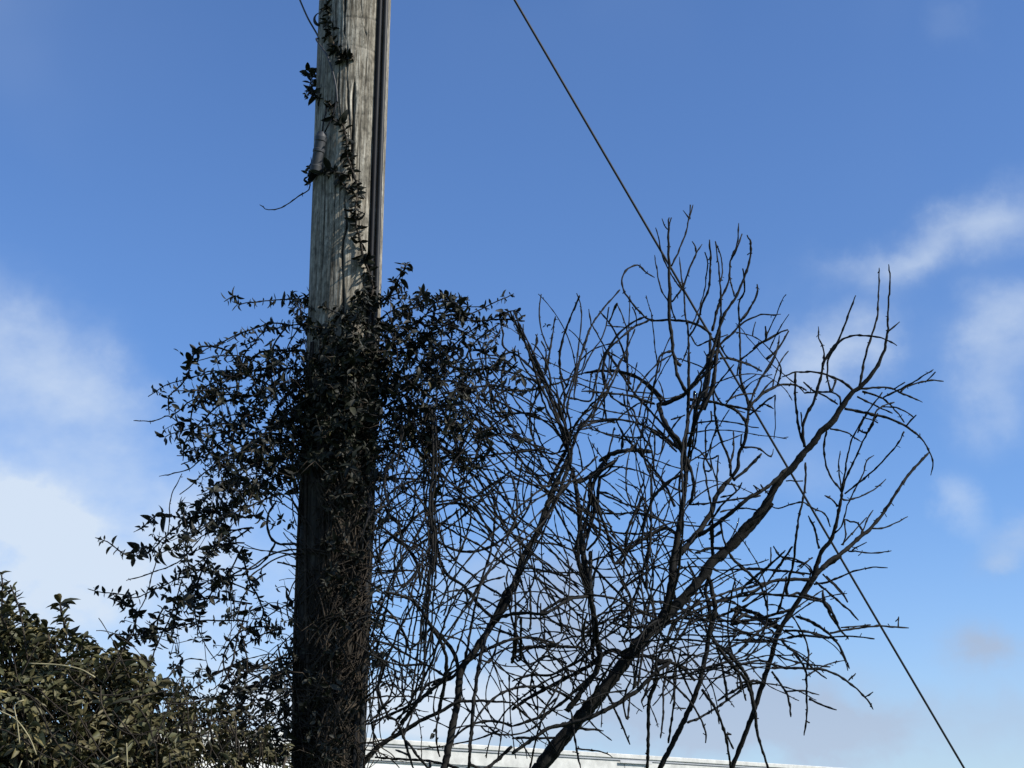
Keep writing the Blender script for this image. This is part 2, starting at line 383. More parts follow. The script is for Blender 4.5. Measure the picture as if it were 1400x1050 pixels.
ii = np.arange(len(zs) - 1)[:, None] * NA; jj = np.arange(NA)[None]; kk = (jj + 1) % NA
Q = np.stack([ii + jj, ii + kk, ii + NA + kk, ii + NA + jj], -1).reshape(-1, 4)
top = len(V); V = np.vstack([V, [ctr[-1]]])
TR = np.array([[(len(zs) - 1) * NA + j, (len(zs) - 1) * NA + (j + 1) % NA, top] for j in range(NA)])
col = np.ones((len(V), 4), np.float32); col[:-1, 0] = WEAR.ravel(); col[:-1, 1] = VINE_SHADE.ravel(); col[-1, :2] = 0
link('pole_shaft', mesh_np('pole_shaft', V, [Q, TR], M_WOOD, ('wear_shade', col)), pole)
def on_pole(py, phi, off):                    # point on the pole surface at a photograph height, angle phi, off metres outside the wood
    z = z_of(py); c = pole_at(z); r = pole_rad(z) + off
    return np.array([c[0] + r * math.sin(phi), c[1] - r * math.cos(phi), z])
def pole_pt(px, py, off=0.0):                 # the point of the pole's face seen at a photograph position
    return on_pole(py, ang_of(px, py), off)
def tube_part(name, P, r, mtl, parent, sides=12, lump=0):
    t = Tubes(); t.add(P, r if hasattr(r, '__len__') else [r] * len(P), sides, lump); return t.build(name, mtl, parent)
pys = list(range(-900, 2300, 40))
P = [on_pole(p, R(58.5) + .003 * math.sin(p * .02), .011) for p in pys if on_pole(p, 0, 0)[2] > -.3 and on_pole(p, 0, 0)[2] < 8.1]
tube_part('conduit', P, .0125, M_CONDUIT, pole)
P = [on_pole(p, R(47) + .004 * math.sin(p * .013 + 1), .008) for p in pys if on_pole(p, 0, 0)[2] > -.3 and on_pole(p, 0, 0)[2] < 8.1]
tube_part('cable', P, .0108, M_BLACK, pole)
for py in (-260, 620, 1300):                  # saddles that hold both
    bm = bmesh.new(); n = 16
    for dz in (-.009, .009):
        for k in range(n + 1):
            ph = R(39) + R(34) * k / n; bulge = .032 * math.sin(math.pi * k / n) ** .5 if 0 < k < n else .002
            p = on_pole(py, ph, bulge); bm.verts.new((p[0], p[1], p[2] + dz))
    bm.verts.ensure_lookup_table()
    for k in range(n): bm.faces.new([bm.verts[k], bm.verts[k + 1], bm.verts[n + 2 + k], bm.verts[n + 1 + k]])
    bmesh.ops.solidify(bm, geom=bm.faces[:], thickness=.002)
    me = D.meshes.new('saddle_clip'); bm.to_mesh(me); bm.free(); me.materials.append(M_GALV); link('saddle_clip', me, pole)
# cable joint strapped to the left of the face, two thin tails coming out of its top
j0, j1 = pole_pt(452, 205, .035), pole_pt(443, 254, .032)
ax = (j1 - j0)
prof = [(0, .004), (.0, .020), (.10, .0235), (.12, .026), (.22, .026), (.24, .0235), (.42, .0235), (.44, .0265), (.50, .0265), (.52, .0235), (.84, .0235), (.86, .026), (.985, .026), (1.0, .022), (1.0, .004)]
jt = tube_part('cable_joint', [j0 + ax * t for t, _ in [(a + i * 1e-4, 0) for i, (a, b) in enumerate(prof)]], [b for a, b in prof], M_JOINT, pole, 20)
jt.data.set_sharp_from_angle(angle=R(30))
for a, b in (((452, 205), [(451, 190), (454, 178), (455, 165)]), ((455, 206), [(460, 190), (465, 178), (467, 166)])):
    pp = [pole_pt(a[0], a[1], .035)] + [pole_pt(x, y, .02) for x, y in b]
    tube_part('cable_tail', smooth_line(np.array(pp), .02) if False else pp, .0035, M_BLACK, pole, 7)
pts = [(404, -14), (410, 0), (421, 25), (435, 50), (446, 75), (457, 100), (463, 122), (467, 145), (468, 166)]
P = []
for i, (x, y) in enumerate(pts):
    P.append(pole_pt(x, y, .062 - .006 * i) if x > 436 else at(x, y, YP - .03 - .02 * (436 - x) / 30))
P = [at(380, -90, 6.05)] + P
P = np.array(P); Ps = []
for i in range(len(P) - 1):
    for t in range(5):
        a = P[max(i - 1, 0)]; b = P[i]; c = P[i + 1]; d = P[min(i + 2, len(P) - 1)]; u = t / 5
        Ps.append(.5 * ((2 * b) + (-a + c) * u + (2 * a - 5 * b + 4 * c - d) * u * u + (-a + 3 * b - 3 * c + d) * u ** 3))
tube_part('loose_wire', Ps + [P[-1]], .0042, M_GREYWIRE, pole, 8)
# curled strap end sticking out at the upper left
bm = bmesh.new(); n = 14; c0 = at(439, 26, 5.93)
for k in range(n + 1):
    a = R(75) + R(215) * k / n; w = .004 + .010 * math.sin(math.pi * k / n)
    for s in (-1, 1):
        rr = .033 + s * w * .5
        bm.verts.new((c0[0] + rr * math.cos(a) * .95, c0[1] + s * w * .4, c0[2] + rr * math.sin(a) * 1.05))
bm.verts.ensure_lookup_table()
for k in range(n): bm.faces.new([bm.verts[2 * k], bm.verts[2 * k + 1], bm.verts[2 * k + 3], bm.verts[2 * k + 2]])
bmesh.ops.solidify(bm, geom=bm.faces[:], thickness=.0025)
me = D.meshes.new('strap_end'); bm.to_mesh(me); bm.free(); me.materials.append(M_JOINT); link('strap_end', me, pole)
capm = bmesh.new(); bmesh.ops.create_cone(capm, cap_ends=True, segments=40, radius1=pole_rad(8.4) + .02, radius2=.02, depth=.07)
for v in capm.verts: v.co += Vector((*pole_at(8.43)[:2], 8.436))
me = D.meshes.new('pole_cap'); capm.to_mesh(me); capm.free(); me.materials.append(M_GALV); link('pole_cap', me, pole)

# ------------------------------------------------------------------ stay wire from the pole to the ground behind the tree
def wire_pt(py, Y): return at(705 + (py) * .5857, py, Y)
top_w = at(497, -355, 6.0)
best = None
for py in range(1200, 2600, 4):
    d = direction(705 + py * .5857, py)
    if d[2] >= -1e-3: continue
    Yg = -EYE[2] / d[2] * d[1]
    if best is None or abs(Yg - 10.0) < abs(best[1] - 10.0): best = (py, Yg)
gnd = wire_pt(*best)
stay = empty('stay_wire', tuple(gnd), 'thin dark taut stay wire running diagonally across the sky behind the bare tree', 'wire')
n = 60; P = np.array([top_w + (gnd - top_w) * t for t in np.linspace(0, .985, n)])
P[:, 2] -= .02 * np.sin(np.linspace(0, math.pi, n))
tube_part('strand', P, .0064, M_STEEL, stay, 8)
tube_part('anchor_rod', [gnd + (top_w - gnd) * .0145, gnd + (top_w - gnd) * .03, gnd + (gnd - top_w) * .03][::2], .009, M_GALV, stay, 8)
pr = top_w + (gnd - top_w) * .001
zc = pr[2]; c = pole_at(zc); rr = pole_rad(zc)
tube_part('pole_band', [np.array([c[0] + (rr + .006) * math.cos(a), c[1] + (rr + .006) * math.sin(a), zc]) for a in np.linspace(0, 2 * math.pi, 33)], .007, M_GALV, stay, 6)
# ------------------------------------------------------------------ plants: traced stems (x, y read at 4x from named corners of the photograph)
ORG = {'A': (700, 260), 'B': (1000, 330), 'C': (1000, 550), 'D': (800, 480), 'H': (800, 620), 'G': (700, 788), 'K': (1000, 788),
       'L': (500, 640), 'M': (600, 380), 'N': (350, 788), 'P': (180, 380), 'Q': (120, 620), 'E': (500, 500), 'S': (0, 788), 'U': (350, 0), 'V': (350, 200)}
def read_traces(text):
    out = []
    for ln in text.strip().splitlines():
        ln = ln.strip()
        if not ln: continue
        k, w, pts = ln.split('|'); k = k.strip(); ws = [float(x) for x in w.split()]
        P = [tuple(float(v) for v in q.split(',')) for q in pts.split()]
        P = np.array([(ORG[k][0] + x / 4, ORG[k][1] + y / 4) for x, y in P])
        d = np.concatenate([[0], np.cumsum(np.linalg.norm(np.diff(P, axis=0), axis=1))]); d /= d[-1]
        W = np.interp(d, np.linspace(0, 1, len(ws)), ws)
        out.append(np.column_stack([P, W]))
    return out
LIMBS = read_traces('''
G|24 22 20 18 16 14 12|120,1078 150,1048 300,860 400,740 480,650 620,460 760,290 860,200 950,110 1040,0 1080,-60 1180,-150 1230,-190 1420,-400
C|12.5 12 11 10 6 3 2.2|-70,860 0,780 60,700 130,630 200,540 260,430 330,360 400,270 440,230 490,160 550,110 600,30 650,-40 700,-80 780,-170 830,-270 850,-360 858,-520 868,-640 860,-755
D|13 11 9 7 6 5 3|400,1490 440,1410 470,1280 480,1160 500,1040 530,860 550,700 545,540 560,400 565,200 565,0
A|5.4 5 3|925,960 895,930 880,880 872,790 858,700 862,560 860,420 855,230 860,150
N|12 11 9|1000,1090 1030,1048 1060,900 1100,700 1120,520 1200,400 1300,240 1380,60
L|10 8 6 4|690,860 770,740 830,580 860,480 940,350 1010,180 1080,0 1130,-120 1180,-260
G|9 8 7|800,1070 930,810 1000,660 1030,560 1060,430 1080,300 1110,200 1090,60 1050,-60
K|8 8 8 7|-10,1080 0,1048 110,770 200,500 260,300 330,190 430,30 470,0
H|8 7 5|1400,560 1280,640 1230,720 1160,820 1100,910 1060,970
N|9 7 5 3|560,1060 640,960 700,910 820,840 900,790 1000,745 1100,690 1200,680 1400,690
L|8 8 7|1220,610 1210,560 1180,420 1160,180 1130,0
G|9 9 8 8|300,740 400,600 460,520 480,430 460,330 440,180 420,0
''')
TREE = read_traces('''
A|2 2.5 3|990,80 970,155 945,250 900,360 872,415
A|2 2|935,110 968,155
A|2 2|975,80 972,155
A|2 2|820,155 830,190 852,215
A|2 2|872,150 855,205
A|2 2.5|785,205 805,280 820,350 850,420 900,510 935,550
A|2.5 3|985,280 1008,340 970,430 935,530 875,610
A|2 2|1040,295 1008,345
A|1.6 2.5|780,355 810,530 855,612
A|2 4|915,365 925,460 935,530 950,680 965,800 968,1048 965,1080
A|2 2.5|870,530 872,640 895,710
A|2.2 3 4|780,478 740,452 685,412 635,430 602,480 615,555 690,655 750,708 860,710 960,720 1030,745 1090,790
A|2.4 3|590,545 510,635 440,730 390,860 360,980 350,1048 340,1140
A|3 3|750,710 660,755 560,840 500,910 455,1048 430,1150
A|2 3|575,620 628,765 630,870 632,1048 640,1100
A|2 2|658,640 680,690 665,750 520,740
A|2 2|672,760 640,840 600,930 550,1048 500,1160
A|2 3|440,740 490,830 540,920 610,1010 640,1048
A|2 2.4|530,640 505,780 430,900 380,1010
A|3 3|1080,270 1085,360 1075,540 1040,620 1015,720 970,800
A|2 2|1055,340 1068,400 1045,580 1010,680 975,760
A|2 3|1112,280 1130,420 1140,560 1142,690
A|2 2|1120,300 1145,370 1150,450 1135,510
A|2 3 4|1240,180 1232,290 1195,390 1185,500 1140,600 1110,700 1095,770
A|2 2.5|1258,240 1225,330 1200,380
A|3 4 7|1285,245 1308,290 1300,380 1270,480 1215,600 1160,680 1120,800 1090,920 1070,1048 1040,1180
A|2.4 3.4|1262,430 1270,500 1265,570 1240,620 1245,760 1248,900 1250,1030
A|2 2.4|1185,460 1215,580
A|2 3|1342,515 1335,580 1290,670 1250,720
A|2.2 3 4 6|1470,678 1400,680 1360,680 1270,720 1210,780 1150,830 1100,900 1000,1048 930,1130
A|2 2|1320,870 1250,930
A|2.4 3|1365,990 1300,955 1180,915 1140,850
A|3 2.4|812,905 790,1000 765,1120 755,1190
A|2.2 3|370,575 300,750 262,880 270,1048 300,1130
A|1.6 2.4|237,690 210,860 185,1000
A|2 2|420,650 432,740
A|2 2|900,920 1000,950 1050,975
A|2 2|960,860 930,940
A|2.4 2|980,800 1015,850 1080,820 1180,790
A|2.5 4|350,1010 450,992 570,990 650,1005 730,1048 800,1110 850,1170
A|2 2.2|1050,880 1090,960
A|4 6|1142,690 1130,830 1110,960 1100,1048 1050,1200
A|4 6|1085,780 1080,900 1070,1048
A|2 2.2|130,790 140,830 110,900 90,950
A|2 2|160,830 185,880 190,980
B|2.2 4|808,145 805,300 790,440 735,620 700,790
B|2.2 3 3|905,570 840,535 720,512 620,530 560,590 530,650 525,740 545,820
B|2.4 4 5|680,295 640,400 590,530 510,650 490,740 450,870 400,980 390,1048 400,1125
B|2 3|475,465 480,530 505,600 505,650
B|2.4 4|275,742 350,715 450,715 540,735 620,775 660,810
B|3.4 3.8|350,715 350,880 375,1048 400,1120
B|2 2|380,935 385,1010
B|2.4 4|410,815 360,790 265,785 180,830 110,890 90,910
B|2.5 3|400,830 480,825 550,825 590,850 595,890
B|2.5 3|395,770 450,815 520,850 580,890
B|2.5 2.5|920,440 860,490
B|2 4|1045,880 930,830 850,800 705,805
B|2.2 3|1105,700 1020,755 940,800 830,855
B|2 2|1115,715 1060,770
B|2.4 2.6|1160,765 1060,765 950,800 920,830
B|2 3.4|945,990 900,930 830,860 715,820
B|2 2|950,770 880,810
B|2 2.6 4.4 5|1090,1280 1103,1210 1080,1150 1040,1080 950,1010 850,965 720,935 620,915
B|2 3|880,940 780,895 690,850
B|2 2.4|1000,965 960,935 900,908 830,905
B|2.2 2.4|1010,950 960,1005
B|2 3|825,825 770,900 720,980 690,1048
B|2 3|890,880 800,920 770,1000 740,1048
B|2 2|800,992 720,960
B|2.2 3.4|262,515 240,620 160,750 110,860 90,910
B|2 2.4|235,845 170,890 140,915
B|2 2|230,915 175,885
B|2 2|120,595 55,640
B|2 2.4|165,710 120,685 0,640
B|2 2.4|140,235 140,290 100,370 50,430
C|3 3|520,160 505,250 530,380 600,490
C|2 3|720,220 630,165 540,145
C|2 2.6|595,265 585,340 600,490
C|2.2 3|725,80 660,200 630,320 605,480
C|2.2 3|800,60 740,170 680,300 620,430 605,490
C|2.2 3|945,160 900,240 780,370 690,445 620,500
C|2 2.4|780,290 740,320 720,390 690,450
C|2.2 2.4|845,420 760,490 640,535
C|2 2.4|690,450 640,550 600,680 560,720
C|4.4 8|605,490 590,580 550,740 490,820 450,950 420,1000
C|3 3|510,510 550,530 580,570
C|3.4 5 7.5|1080,275 1010,350 930,450 860,560 780,670 700,740 620,810 540,870 450,950
C|2 2.4|1005,365 960,400 900,500 830,610
C|2 2.6|965,625 900,660 820,690 765,690
C|2 2.6|875,812 780,825 640,815
C|2 2.4|740,765 660,810
C|2 3.2|855,905 770,903 650,930 540,980 450,995
C|2.2 2.4|775,590 740,650 700,740
C|3 2.4|690,660 650,655 620,640 625,720 610,780
C|2 2.4|740,630 640,740 600,780
C|3 3.6|420,620 450,680 480,800
C|3.2 4|405,330 400,480 360,680 340,860 300,1048
C|2.4 2|390,545 330,555 260,580 200,560
C|2.4 2.4|390,545 450,580 510,610 540,680
C|2.2 3|605,1048 560,1000 500,940
C|2.4 2.4|330,790 260,890 230,930
C|2.4 2.6|230,785 260,840 350,860 430,900 440,960
C|2.2 3|295,810 200,900 120,1010
C|2.6 3|0,915 150,910 300,925 430,940
C|2.2 2.2|440,850 350,930
C|3 4|0,850 70,910 150,990
C|2 2.2|120,455 170,490
C|2 2.2|160,450 200,500
D|2.6 2.2|410,25 380,170 355,310
D|5 5.4|490,50 505,130 550,220
D|5 5|730,0 690,80 620,160 560,220
D|9 6|390,295 470,275 545,235
D|8 7|400,295 440,400 510,490 545,560
D|4 5|0,120 100,108 200,115 300,155 380,230 415,275
D|3 3|230,0 235,150 250,180
D|3 4|120,0 190,110 260,220 340,310 430,410 500,510 540,570
D|2.4 3|225,0 100,220 0,330 -60,420
D|2.6 3|130,230 250,245 380,290
D|2.4 2.6|380,290 300,285 200,350 170,390
D|4 5|670,20 650,200 600,350 570,520
D|4 5|720,0 700,200 620,350 575,480 560,520
D|4.4 3|560,265 650,270 750,290 850,310 960,330
D|4 5 6|750,290 830,330 880,400 875,490 840,560 835,640 800,690
D|3 3|690,180 715,240 750,290
D|3 4.4|700,210 715,380 740,480 790,600 795,680
D|4 5|850,60 850,150 890,280 885,400 875,480
D|2.6 2.4|770,275 840,240 930,232
D|2.4 3|965,110 900,75 800,40 740,40
D|2.2 3|1050,0 1010,90 960,150 920,240
D|2.4 3.4|1210,215 1160,190 1060,185 980,225 920,280 890,340
D|2 3|1030,315 980,290 950,310 900,350
D|2 2|1040,240 980,280
D|3 3 2|860,527 940,530 1015,575 1030,535
D|4 4.6|965,560 890,640 810,705
D|7 8 9|800,690 720,790 690,880 640,960 600,1010 520,1110
D|2.4 3|810,435 810,540 790,640
D|2.4 2.4|855,455 850,520
D|2.4 3.4|688,330 690,380 660,430 660,560 650,640 690,860 700,1048
D|2.6 3.4|345,370 400,430 480,520
D|2.2 2.4|470,375 545,350
D|2.4 3|580,520 640,560 690,650
D|3 4|0,390 100,375 220,380 350,420 450,480 520,540
D|3 5|170,380 220,470 300,560 380,650 450,760 490,850
D|4.4 6|120,570 200,545 370,550
D|3 3|200,545 205,480
D|2.2 3|210,625 150,660 90,690
D|2.4 3|185,570 140,640 80,690
D|6 5|0,700 80,640 140,560
D|2.4 2.6|315,650 320,720 290,780 270,860
D|2.2 2.6|180,700 230,725 300,760 330,830 380,900
D|2.6 2.6|380,450 380,560 370,680 400,760
D|2.4 2.4|435,420 415,555
D|2.4 2.4|800,720 825,775 740,800
D|2.2 2.4|1190,710 1100,710
D|2.6 2.6|925,735 945,775
D|5 6 6|1110,640 1000,740 900,800 800,880 700,960 620,1010
D|3 3|580,840 700,830 860,805 960,790
D|2.6 2.4|740,880 860,860 940,870
D|3 3|70,770 180,820 330,880 450,960
D|3 3|0,880 150,890 300,885 400,910
D|3 3|0,940 100,980 250,1000 400,990
D|6 5|500,1000 430,970 300,1040 220,1100
D|4.6 5|560,590 590,700 585,800 570,840
D|2.6 2.6|730,570 720,700 725,780
D|2.4 2.6|600,580 680,590 730,570
H|4 5|600,545 680,520 780,520
H|5 6|690,400 695,600 660,740 680,850 690,960
H|3 4.4|740,370 760,480 810,580 900,660 970,730
H|6 5 4.4|1230,690 1100,690 1020,700 940,745 860,810
H|3 4|965,730 1000,860
H|3 4 4|1390,960 1330,830 1250,800 1140,780 970,770
H|2.6 3|1135,510 1060,620 1000,700
H|2.6 4|1090,540 1020,600 860,740
H|2.2 2.2|1015,515 1015,600
H|2.2 2.6|1030,510 1080,570 1180,600 1230,640 1225,690
H|2.6 2.8|785,635 920,635 1100,645 1200,660
H|2 2|1245,570 1160,620
H|2.4 4|1350,1000 1230,920 1150,890
H|2.4 3|1330,1010 1200,975 1095,965
H|4 4.6|1140,850 1000,890 900,910 800,930
H|5 6|830,850 950,880 1060,950
H|4 4|0,580 100,680 180,760 250,850
H|3.4 4|0,770 150,790 300,860 400,910
H|6 7|30,540 30,780 60,930 60,1048
H|4 4|560,590 600,680 650,790
H|4 5|130,920 250,950 400,940 520,900
G|5 6 7|0,730 100,660 250,580 400,500 480,440 560,400
G|3 5|0,575 100,540 210,540 290,500 370,460 450,390
G|2.4 3.4|0,625 150,450 230,450 300,480
G|4 5|0,820 150,770 250,710 330,640 440,540
G|5 7 6|0,970 130,880 200,830 330,800 430,770 550,710 680,630 780,530 870,460
G|4 4|0,887 130,885 240,882
G|2.6 4|500,845 370,830
G|3 3|310,700 330,780 350,930 375,1048
G|2 2.6|550,990 520,970 440,950 350,940
G|3 3|95,1060 130,900 180,730 240,620 300,500
G|3 4|645,920 590,790 520,640
G|3 3|650,560 620,640 610,700 630,780 645,650
G|5 7|740,1060 745,860 750,680 780,590 790,480
G|2.6 3.4|812,885 830,710 825,620 855,490
G|3 4|855,910 885,700 890,480
G|2 2|950,722 885,722
G|3 4|1000,690 960,600 905,480
G|3 4|1058,912 1062,870 1040,800 970,680 870,580 760,520
G|2.6 4|1325,570 1160,690 1050,760 960,800
G|3 5|1195,1060 1185,970 1160,850 1110,720 1040,620
G|3 3|1210,942 1160,850
G|2.4 2.4|1200,865 1160,860
G|2.4 2.4|1060,640 1090,690
G|5 5|580,430 700,430 800,455 860,470 930,500 1000,570
G|5 6|1100,350 1200,440 1280,540 1310,640 1330,760
G|4 5|1345,870 1330,760
G|3 3|1060,500 1180,460 1290,370
G|3 3|1400,465 1320,465 1230,490
G|2.4 3|1280,680 1220,460
G|4 5|0,210 80,200 150,205 200,170 300,120 430,110
G|3 3|150,205 260,260 380,300 430,320
G|3 3|0,340 100,335 200,370 300,385 380,390
G|3 3|0,410 80,385 200,380
G|3 4|10,0 20,200 10,400 0,470
G|2.4 3|95,0 100,280
G|2.4 3|140,200 150,100 190,65 230,130 260,200 270,300
G|3 3|130,0 230,90 330,180 420,260
K|4 5 6|205,1060 145,870 125,720 80,570 0,480 -100,350
K|3 4 5|645,505 600,400 540,320 450,255 360,220
K|2.6 3.4|970,282 800,272 680,285 540,310
K|2.2 2.4|760,265 600,280
K|2.2 2.4|915,220 912,275
K|2.6 3|580,350 500,325 400,300 290,300
K|3 3.4|695,240 650,190 600,150 500,60 460,30
K|3 3|635,140 600,80 520,0
K|3 4 4.4|640,345 560,240 500,140 430,110 360,90
K|5 7|500,80 508,140 550,200
K|2.4 4 4|775,728 730,660 630,570 520,515 430,505 300,500 220,500
K|2.4 2.4|680,530 640,570
K|2.4 2.4|775,632 730,660
K|2.4 3|540,495 440,485 340,465 250,430
K|2.6 4|522,560 460,515 380,440 300,380 270,340
K|3 4|325,770 320,700 295,630 220,520
K|2.4 3|480,648 390,625 295,630
K|2.6 4|397,870 410,780 412,620 400,500 340,415
K|2.4 2.4|427,800 405,790
K|3 3.4|575,730 490,700 425,670
K|3.4 4|0,350 100,350 200,350 260,370
K|5 6|0,180 100,220 250,280
K|3 4|-75,680 60,600 125,568
K|3 4|300,1 290,80 250,200
L|3 3.6|400,330 450,460 550,560 650,640 780,720
L|4.4 6|380,380 430,560 540,650 620,750 710,830
L|3 4|400,300 500,360 620,420 740,510 850,560
L|2.4 3|570,180 570,300 520,450 480,510
L|2.6 3|400,190 470,175 540,175 600,230 650,300 700,360
L|3 4|640,80 700,180 700,360 670,500 620,660 580,850 545,1048
L|2.6 3|60,730 140,800 210,900 240,1000
L|2.4 3|130,650 110,780 60,1000
L|2.6 2.8|310,780 420,690 540,670 560,760
L|2.4 2.8|380,770 540,670 660,620 760,590
L|4 4|340,740 330,850 320,1048
L|2.6 3|360,850 370,1048
L|3 3|380,900 520,940 560,990 600,1048
L|4 4|270,200 250,290 190,350 120,400 60,500
L|6 8|120,250 200,320
L|5 6|150,380 220,430 270,500 290,560 300,640
L|2.4 2.4|210,320 300,430
L|2.4 2.4|30,560 270,560
L|4 4|650,1000 760,950 870,925 990,945 1080,980
L|4 4.4|820,1010 900,980 1050,975 1180,985
L|4.4 4.4|820,820 820,1000 800,1048
L|4 4|850,820 845,1048
L|2.6 3.4|740,860 690,1048
L|5 5 4|685,850 740,815 870,790 980,795 1100,725 1220,700
L|2.4 3|780,560 770,620 800,700 790,780
L|2.4 2.6|840,600 880,720 880,780 820,740
L|2.4 2.4|900,650 900,880
L|3 3|380,0 520,130 650,220 750,330 900,400 1050,420 1180,470
L|3 3|460,0 600,120 700,250 850,340 1000,440 1150,580
L|3 3|540,0 640,100 720,260 860,430
L|3 3|620,0 720,120 830,260 930,330 1100,440
L|3 3|700,0 780,180 830,330 850,480
L|3 3|760,0 900,80 1080,200 1250,330 1400,460
L|3 3|820,0 950,40 1060,20
L|3 3|900,0 1000,150 1100,330 1180,450
L|4 5|1140,0 1100,100 1030,170
L|3 4|1250,180 1280,350 1210,450
L|4 5|1300,0 1240,100 1200,330 1190,450
L|5 5.5|1280,50 1270,200 1330,380 1360,520
L|2.4 3|1400,180 1330,140 1280,130
M|1.6 2.4|637,210 620,330 590,480
M|2.2 3|770,100 700,270 665,400 660,500 700,600
M|2 2.4|540,305 520,400 490,450
M|2 2.4|560,345 585,400 580,520
M|3 3|700,940 640,820 580,700 540,560
M|3 3|700,940 660,800 600,640 550,540 440,430
M|3 3|710,930 720,800 700,700 740,560 760,480 820,290
M|3 3|700,920 760,780 850,700 930,600 980,510
M|3 3|710,900 680,760 690,640 660,540
M|3 3|700,930 780,820 900,780 960,790
M|5 6|700,940 640,1048 600,1140
M|4 4|710,930 720,1048
M|3 3|700,940 620,960 500,940 430,950
M|3 3|690,900 600,800 480,740 300,760
M|3 3|0,640 200,600 300,590 450,620 560,600
M|3 3|100,540 200,640 300,720 380,780
M|3 3|280,500 400,520 540,580 620,720 680,860
M|3 3|340,260 352,310 355,380
M|2.4 2.4|265,420 340,425
M|3 3|440,430 540,530 640,640 700,760
M|2.6 3|430,460 330,560 260,640
M|2.6 3|310,630 300,700 340,760 400,730
M|2.6 3|350,840 430,870 520,920
M|3 3|900,520 930,630 1000,690 1060,720 1100,840 1160,930
M|3 3|780,620 930,630 1060,650 1180,690
M|5 6|880,1000 930,970 1050,940 1160,950
M|3 3|1005,930 1005,850
M|2.4 3|960,820 930,950 910,1048
M|3 3|860,790 980,775 1100,800 1200,860 1300,950
N|5 6 5|1290,230 1230,430 1190,700 1170,960 1150,1060
N|3.4 6|610,810 700,770 850,700 1000,590 1100,530 1200,400
N|3 4|740,870 850,740 930,600 1050,550
N|5 6|700,80 850,130 950,260 1030,400 1040,520 1000,740
N|6 7|950,260 1070,400 1110,520
N|3 4|960,300 930,420 915,560 880,690 790,800
N|3 3|650,130 760,230 820,350 820,420
N|3.4 4|610,350 720,370 830,430 960,500 1060,560
N|3 4 4|860,150 780,300 740,400 690,500 670,620 720,760 780,810 860,1048
N|2.6 3|720,500 745,620 700,720
N|3 3|800,515 800,620 810,680 760,730
N|1.4 1.4|850,500 860,680 900,830 905,1000
N|3 3|870,0 760,90 740,130
N|3 4|650,990 800,1000 950,1010 1040,1030
N|2.4 3.4|1005,985 985,880 1000,745
N|5 5|1400,930 1260,1048
N|4 4|1400,340 1280,390 1140,480 960,600
N|4 4|820,900 940,1048
''')
SPRAYS = read_traces('''
P|1.6 2.6|505,130 570,95 580,140 700,130 840,115 930,115 990,80 1060,150
P|1.8 2.6|590,375 680,340 720,300 850,262 960,255 1060,260
P|2 3 3.6|205,750 200,700 210,640 270,590 310,520 330,440 370,380 470,380 540,410 600,470 730,400 900,400
P|1.6 2|10,780 80,785 150,775 200,755 270,800
P|2 3|385,525 440,510 560,540 700,500 960,500
P|2 2.4|430,540 500,600 590,660 690,560 780,500
P|1.8 2.4|215,760 280,710 350,660 480,640 620,640
P|2 3|280,1000 290,900 340,830 400,770 470,700 620,640
P|1.6 2.4|270,1020 370,980 480,900 560,860
P|1.6 2|340,740 370,690 350,650
Q|1.8 3|40,460 120,490 180,540 240,560 330,545 440,440 600,330 780,280 900,200
Q|1.8 3|250,430 290,410 400,330 560,360 720,300
Q|1.8 2|210,695 390,640 500,590 575,510 620,460
Q|1.6 2|515,110 455,240 440,420 370,600 320,780 270,880 240,1000 180,1080
Q|1.6 2.4|0,740 60,755 180,770 250,790 400,730 550,660 700,600
Q|1.8 2.2|120,790 220,820 260,880
Q|1.6 2|390,125 500,100 560,80 620,30
Q|4 3.6|1140,495 1040,490 990,440 985,340 1030,260
Q|3.4 2|1025,490 980,570 900,630 780,620
Q|3 4|450,1040 500,830 590,720 640,600 700,500 760,420
Q|2 3|820,1040 900,960 960,860 880,690 850,560
S|2 3|-10,30 40,80 120,190 150,330 200,450
S|2.4 3|330,140 350,260 350,340 300,450
S|1.4 2|470,310 540,380 600,440
S|2 3|600,120 700,160 745,200 730,290 680,380 640,470
S|2 3|610,310 690,320 780,310 850,250 900,160
S|2 3|1000,0 940,200 880,330 820,480 800,600
S|1.4 1.8|890,600 1000,460 1130,460
S|1.4 1.8|940,650 980,560 1060,550
M|2.2 3|470,235 330,225 200,235 120,200 0,210
M|1.6 2|455,225 440,190 400,180 350,200 330,225
M|2.4 3|330,250 260,300 180,370 130,450 0,480
M|3 4|420,400 360,420 280,490 150,500 60,480
M|2.4 3|420,370 400,440 340,490
M|2.6 3|-60,150 0,130 90,140 140,220
M|2.6 3|-100,160 -80,100 -60,60
M|2.4 3|60,360 40,450 30,560
U|2 3.4|385,-20 395,80 400,170 440,270 500,310 530,305
U|2 2.4|530,305 480,320 420,260
U|2 2.6|350,340 320,400 300,440 320,520 370,540
U|2.4 3.4|370,540 410,580 420,650 470,680 490,740 500,850 530,950 560,1040
V|3 4|560,240 545,330 545,430 570,520 590,620 620,700 640,780 620,860
V|1.6 2.6|20,320 70,345 140,335 230,275 290,235 295,190 285,150 300,130 325,155 390,140 440,140 520,160
V|1.4 1.6|305,130 300,60
V|2 2.4|440,140 480,220 530,260
V|1.8 2|340,870 420,900 520,970
''')

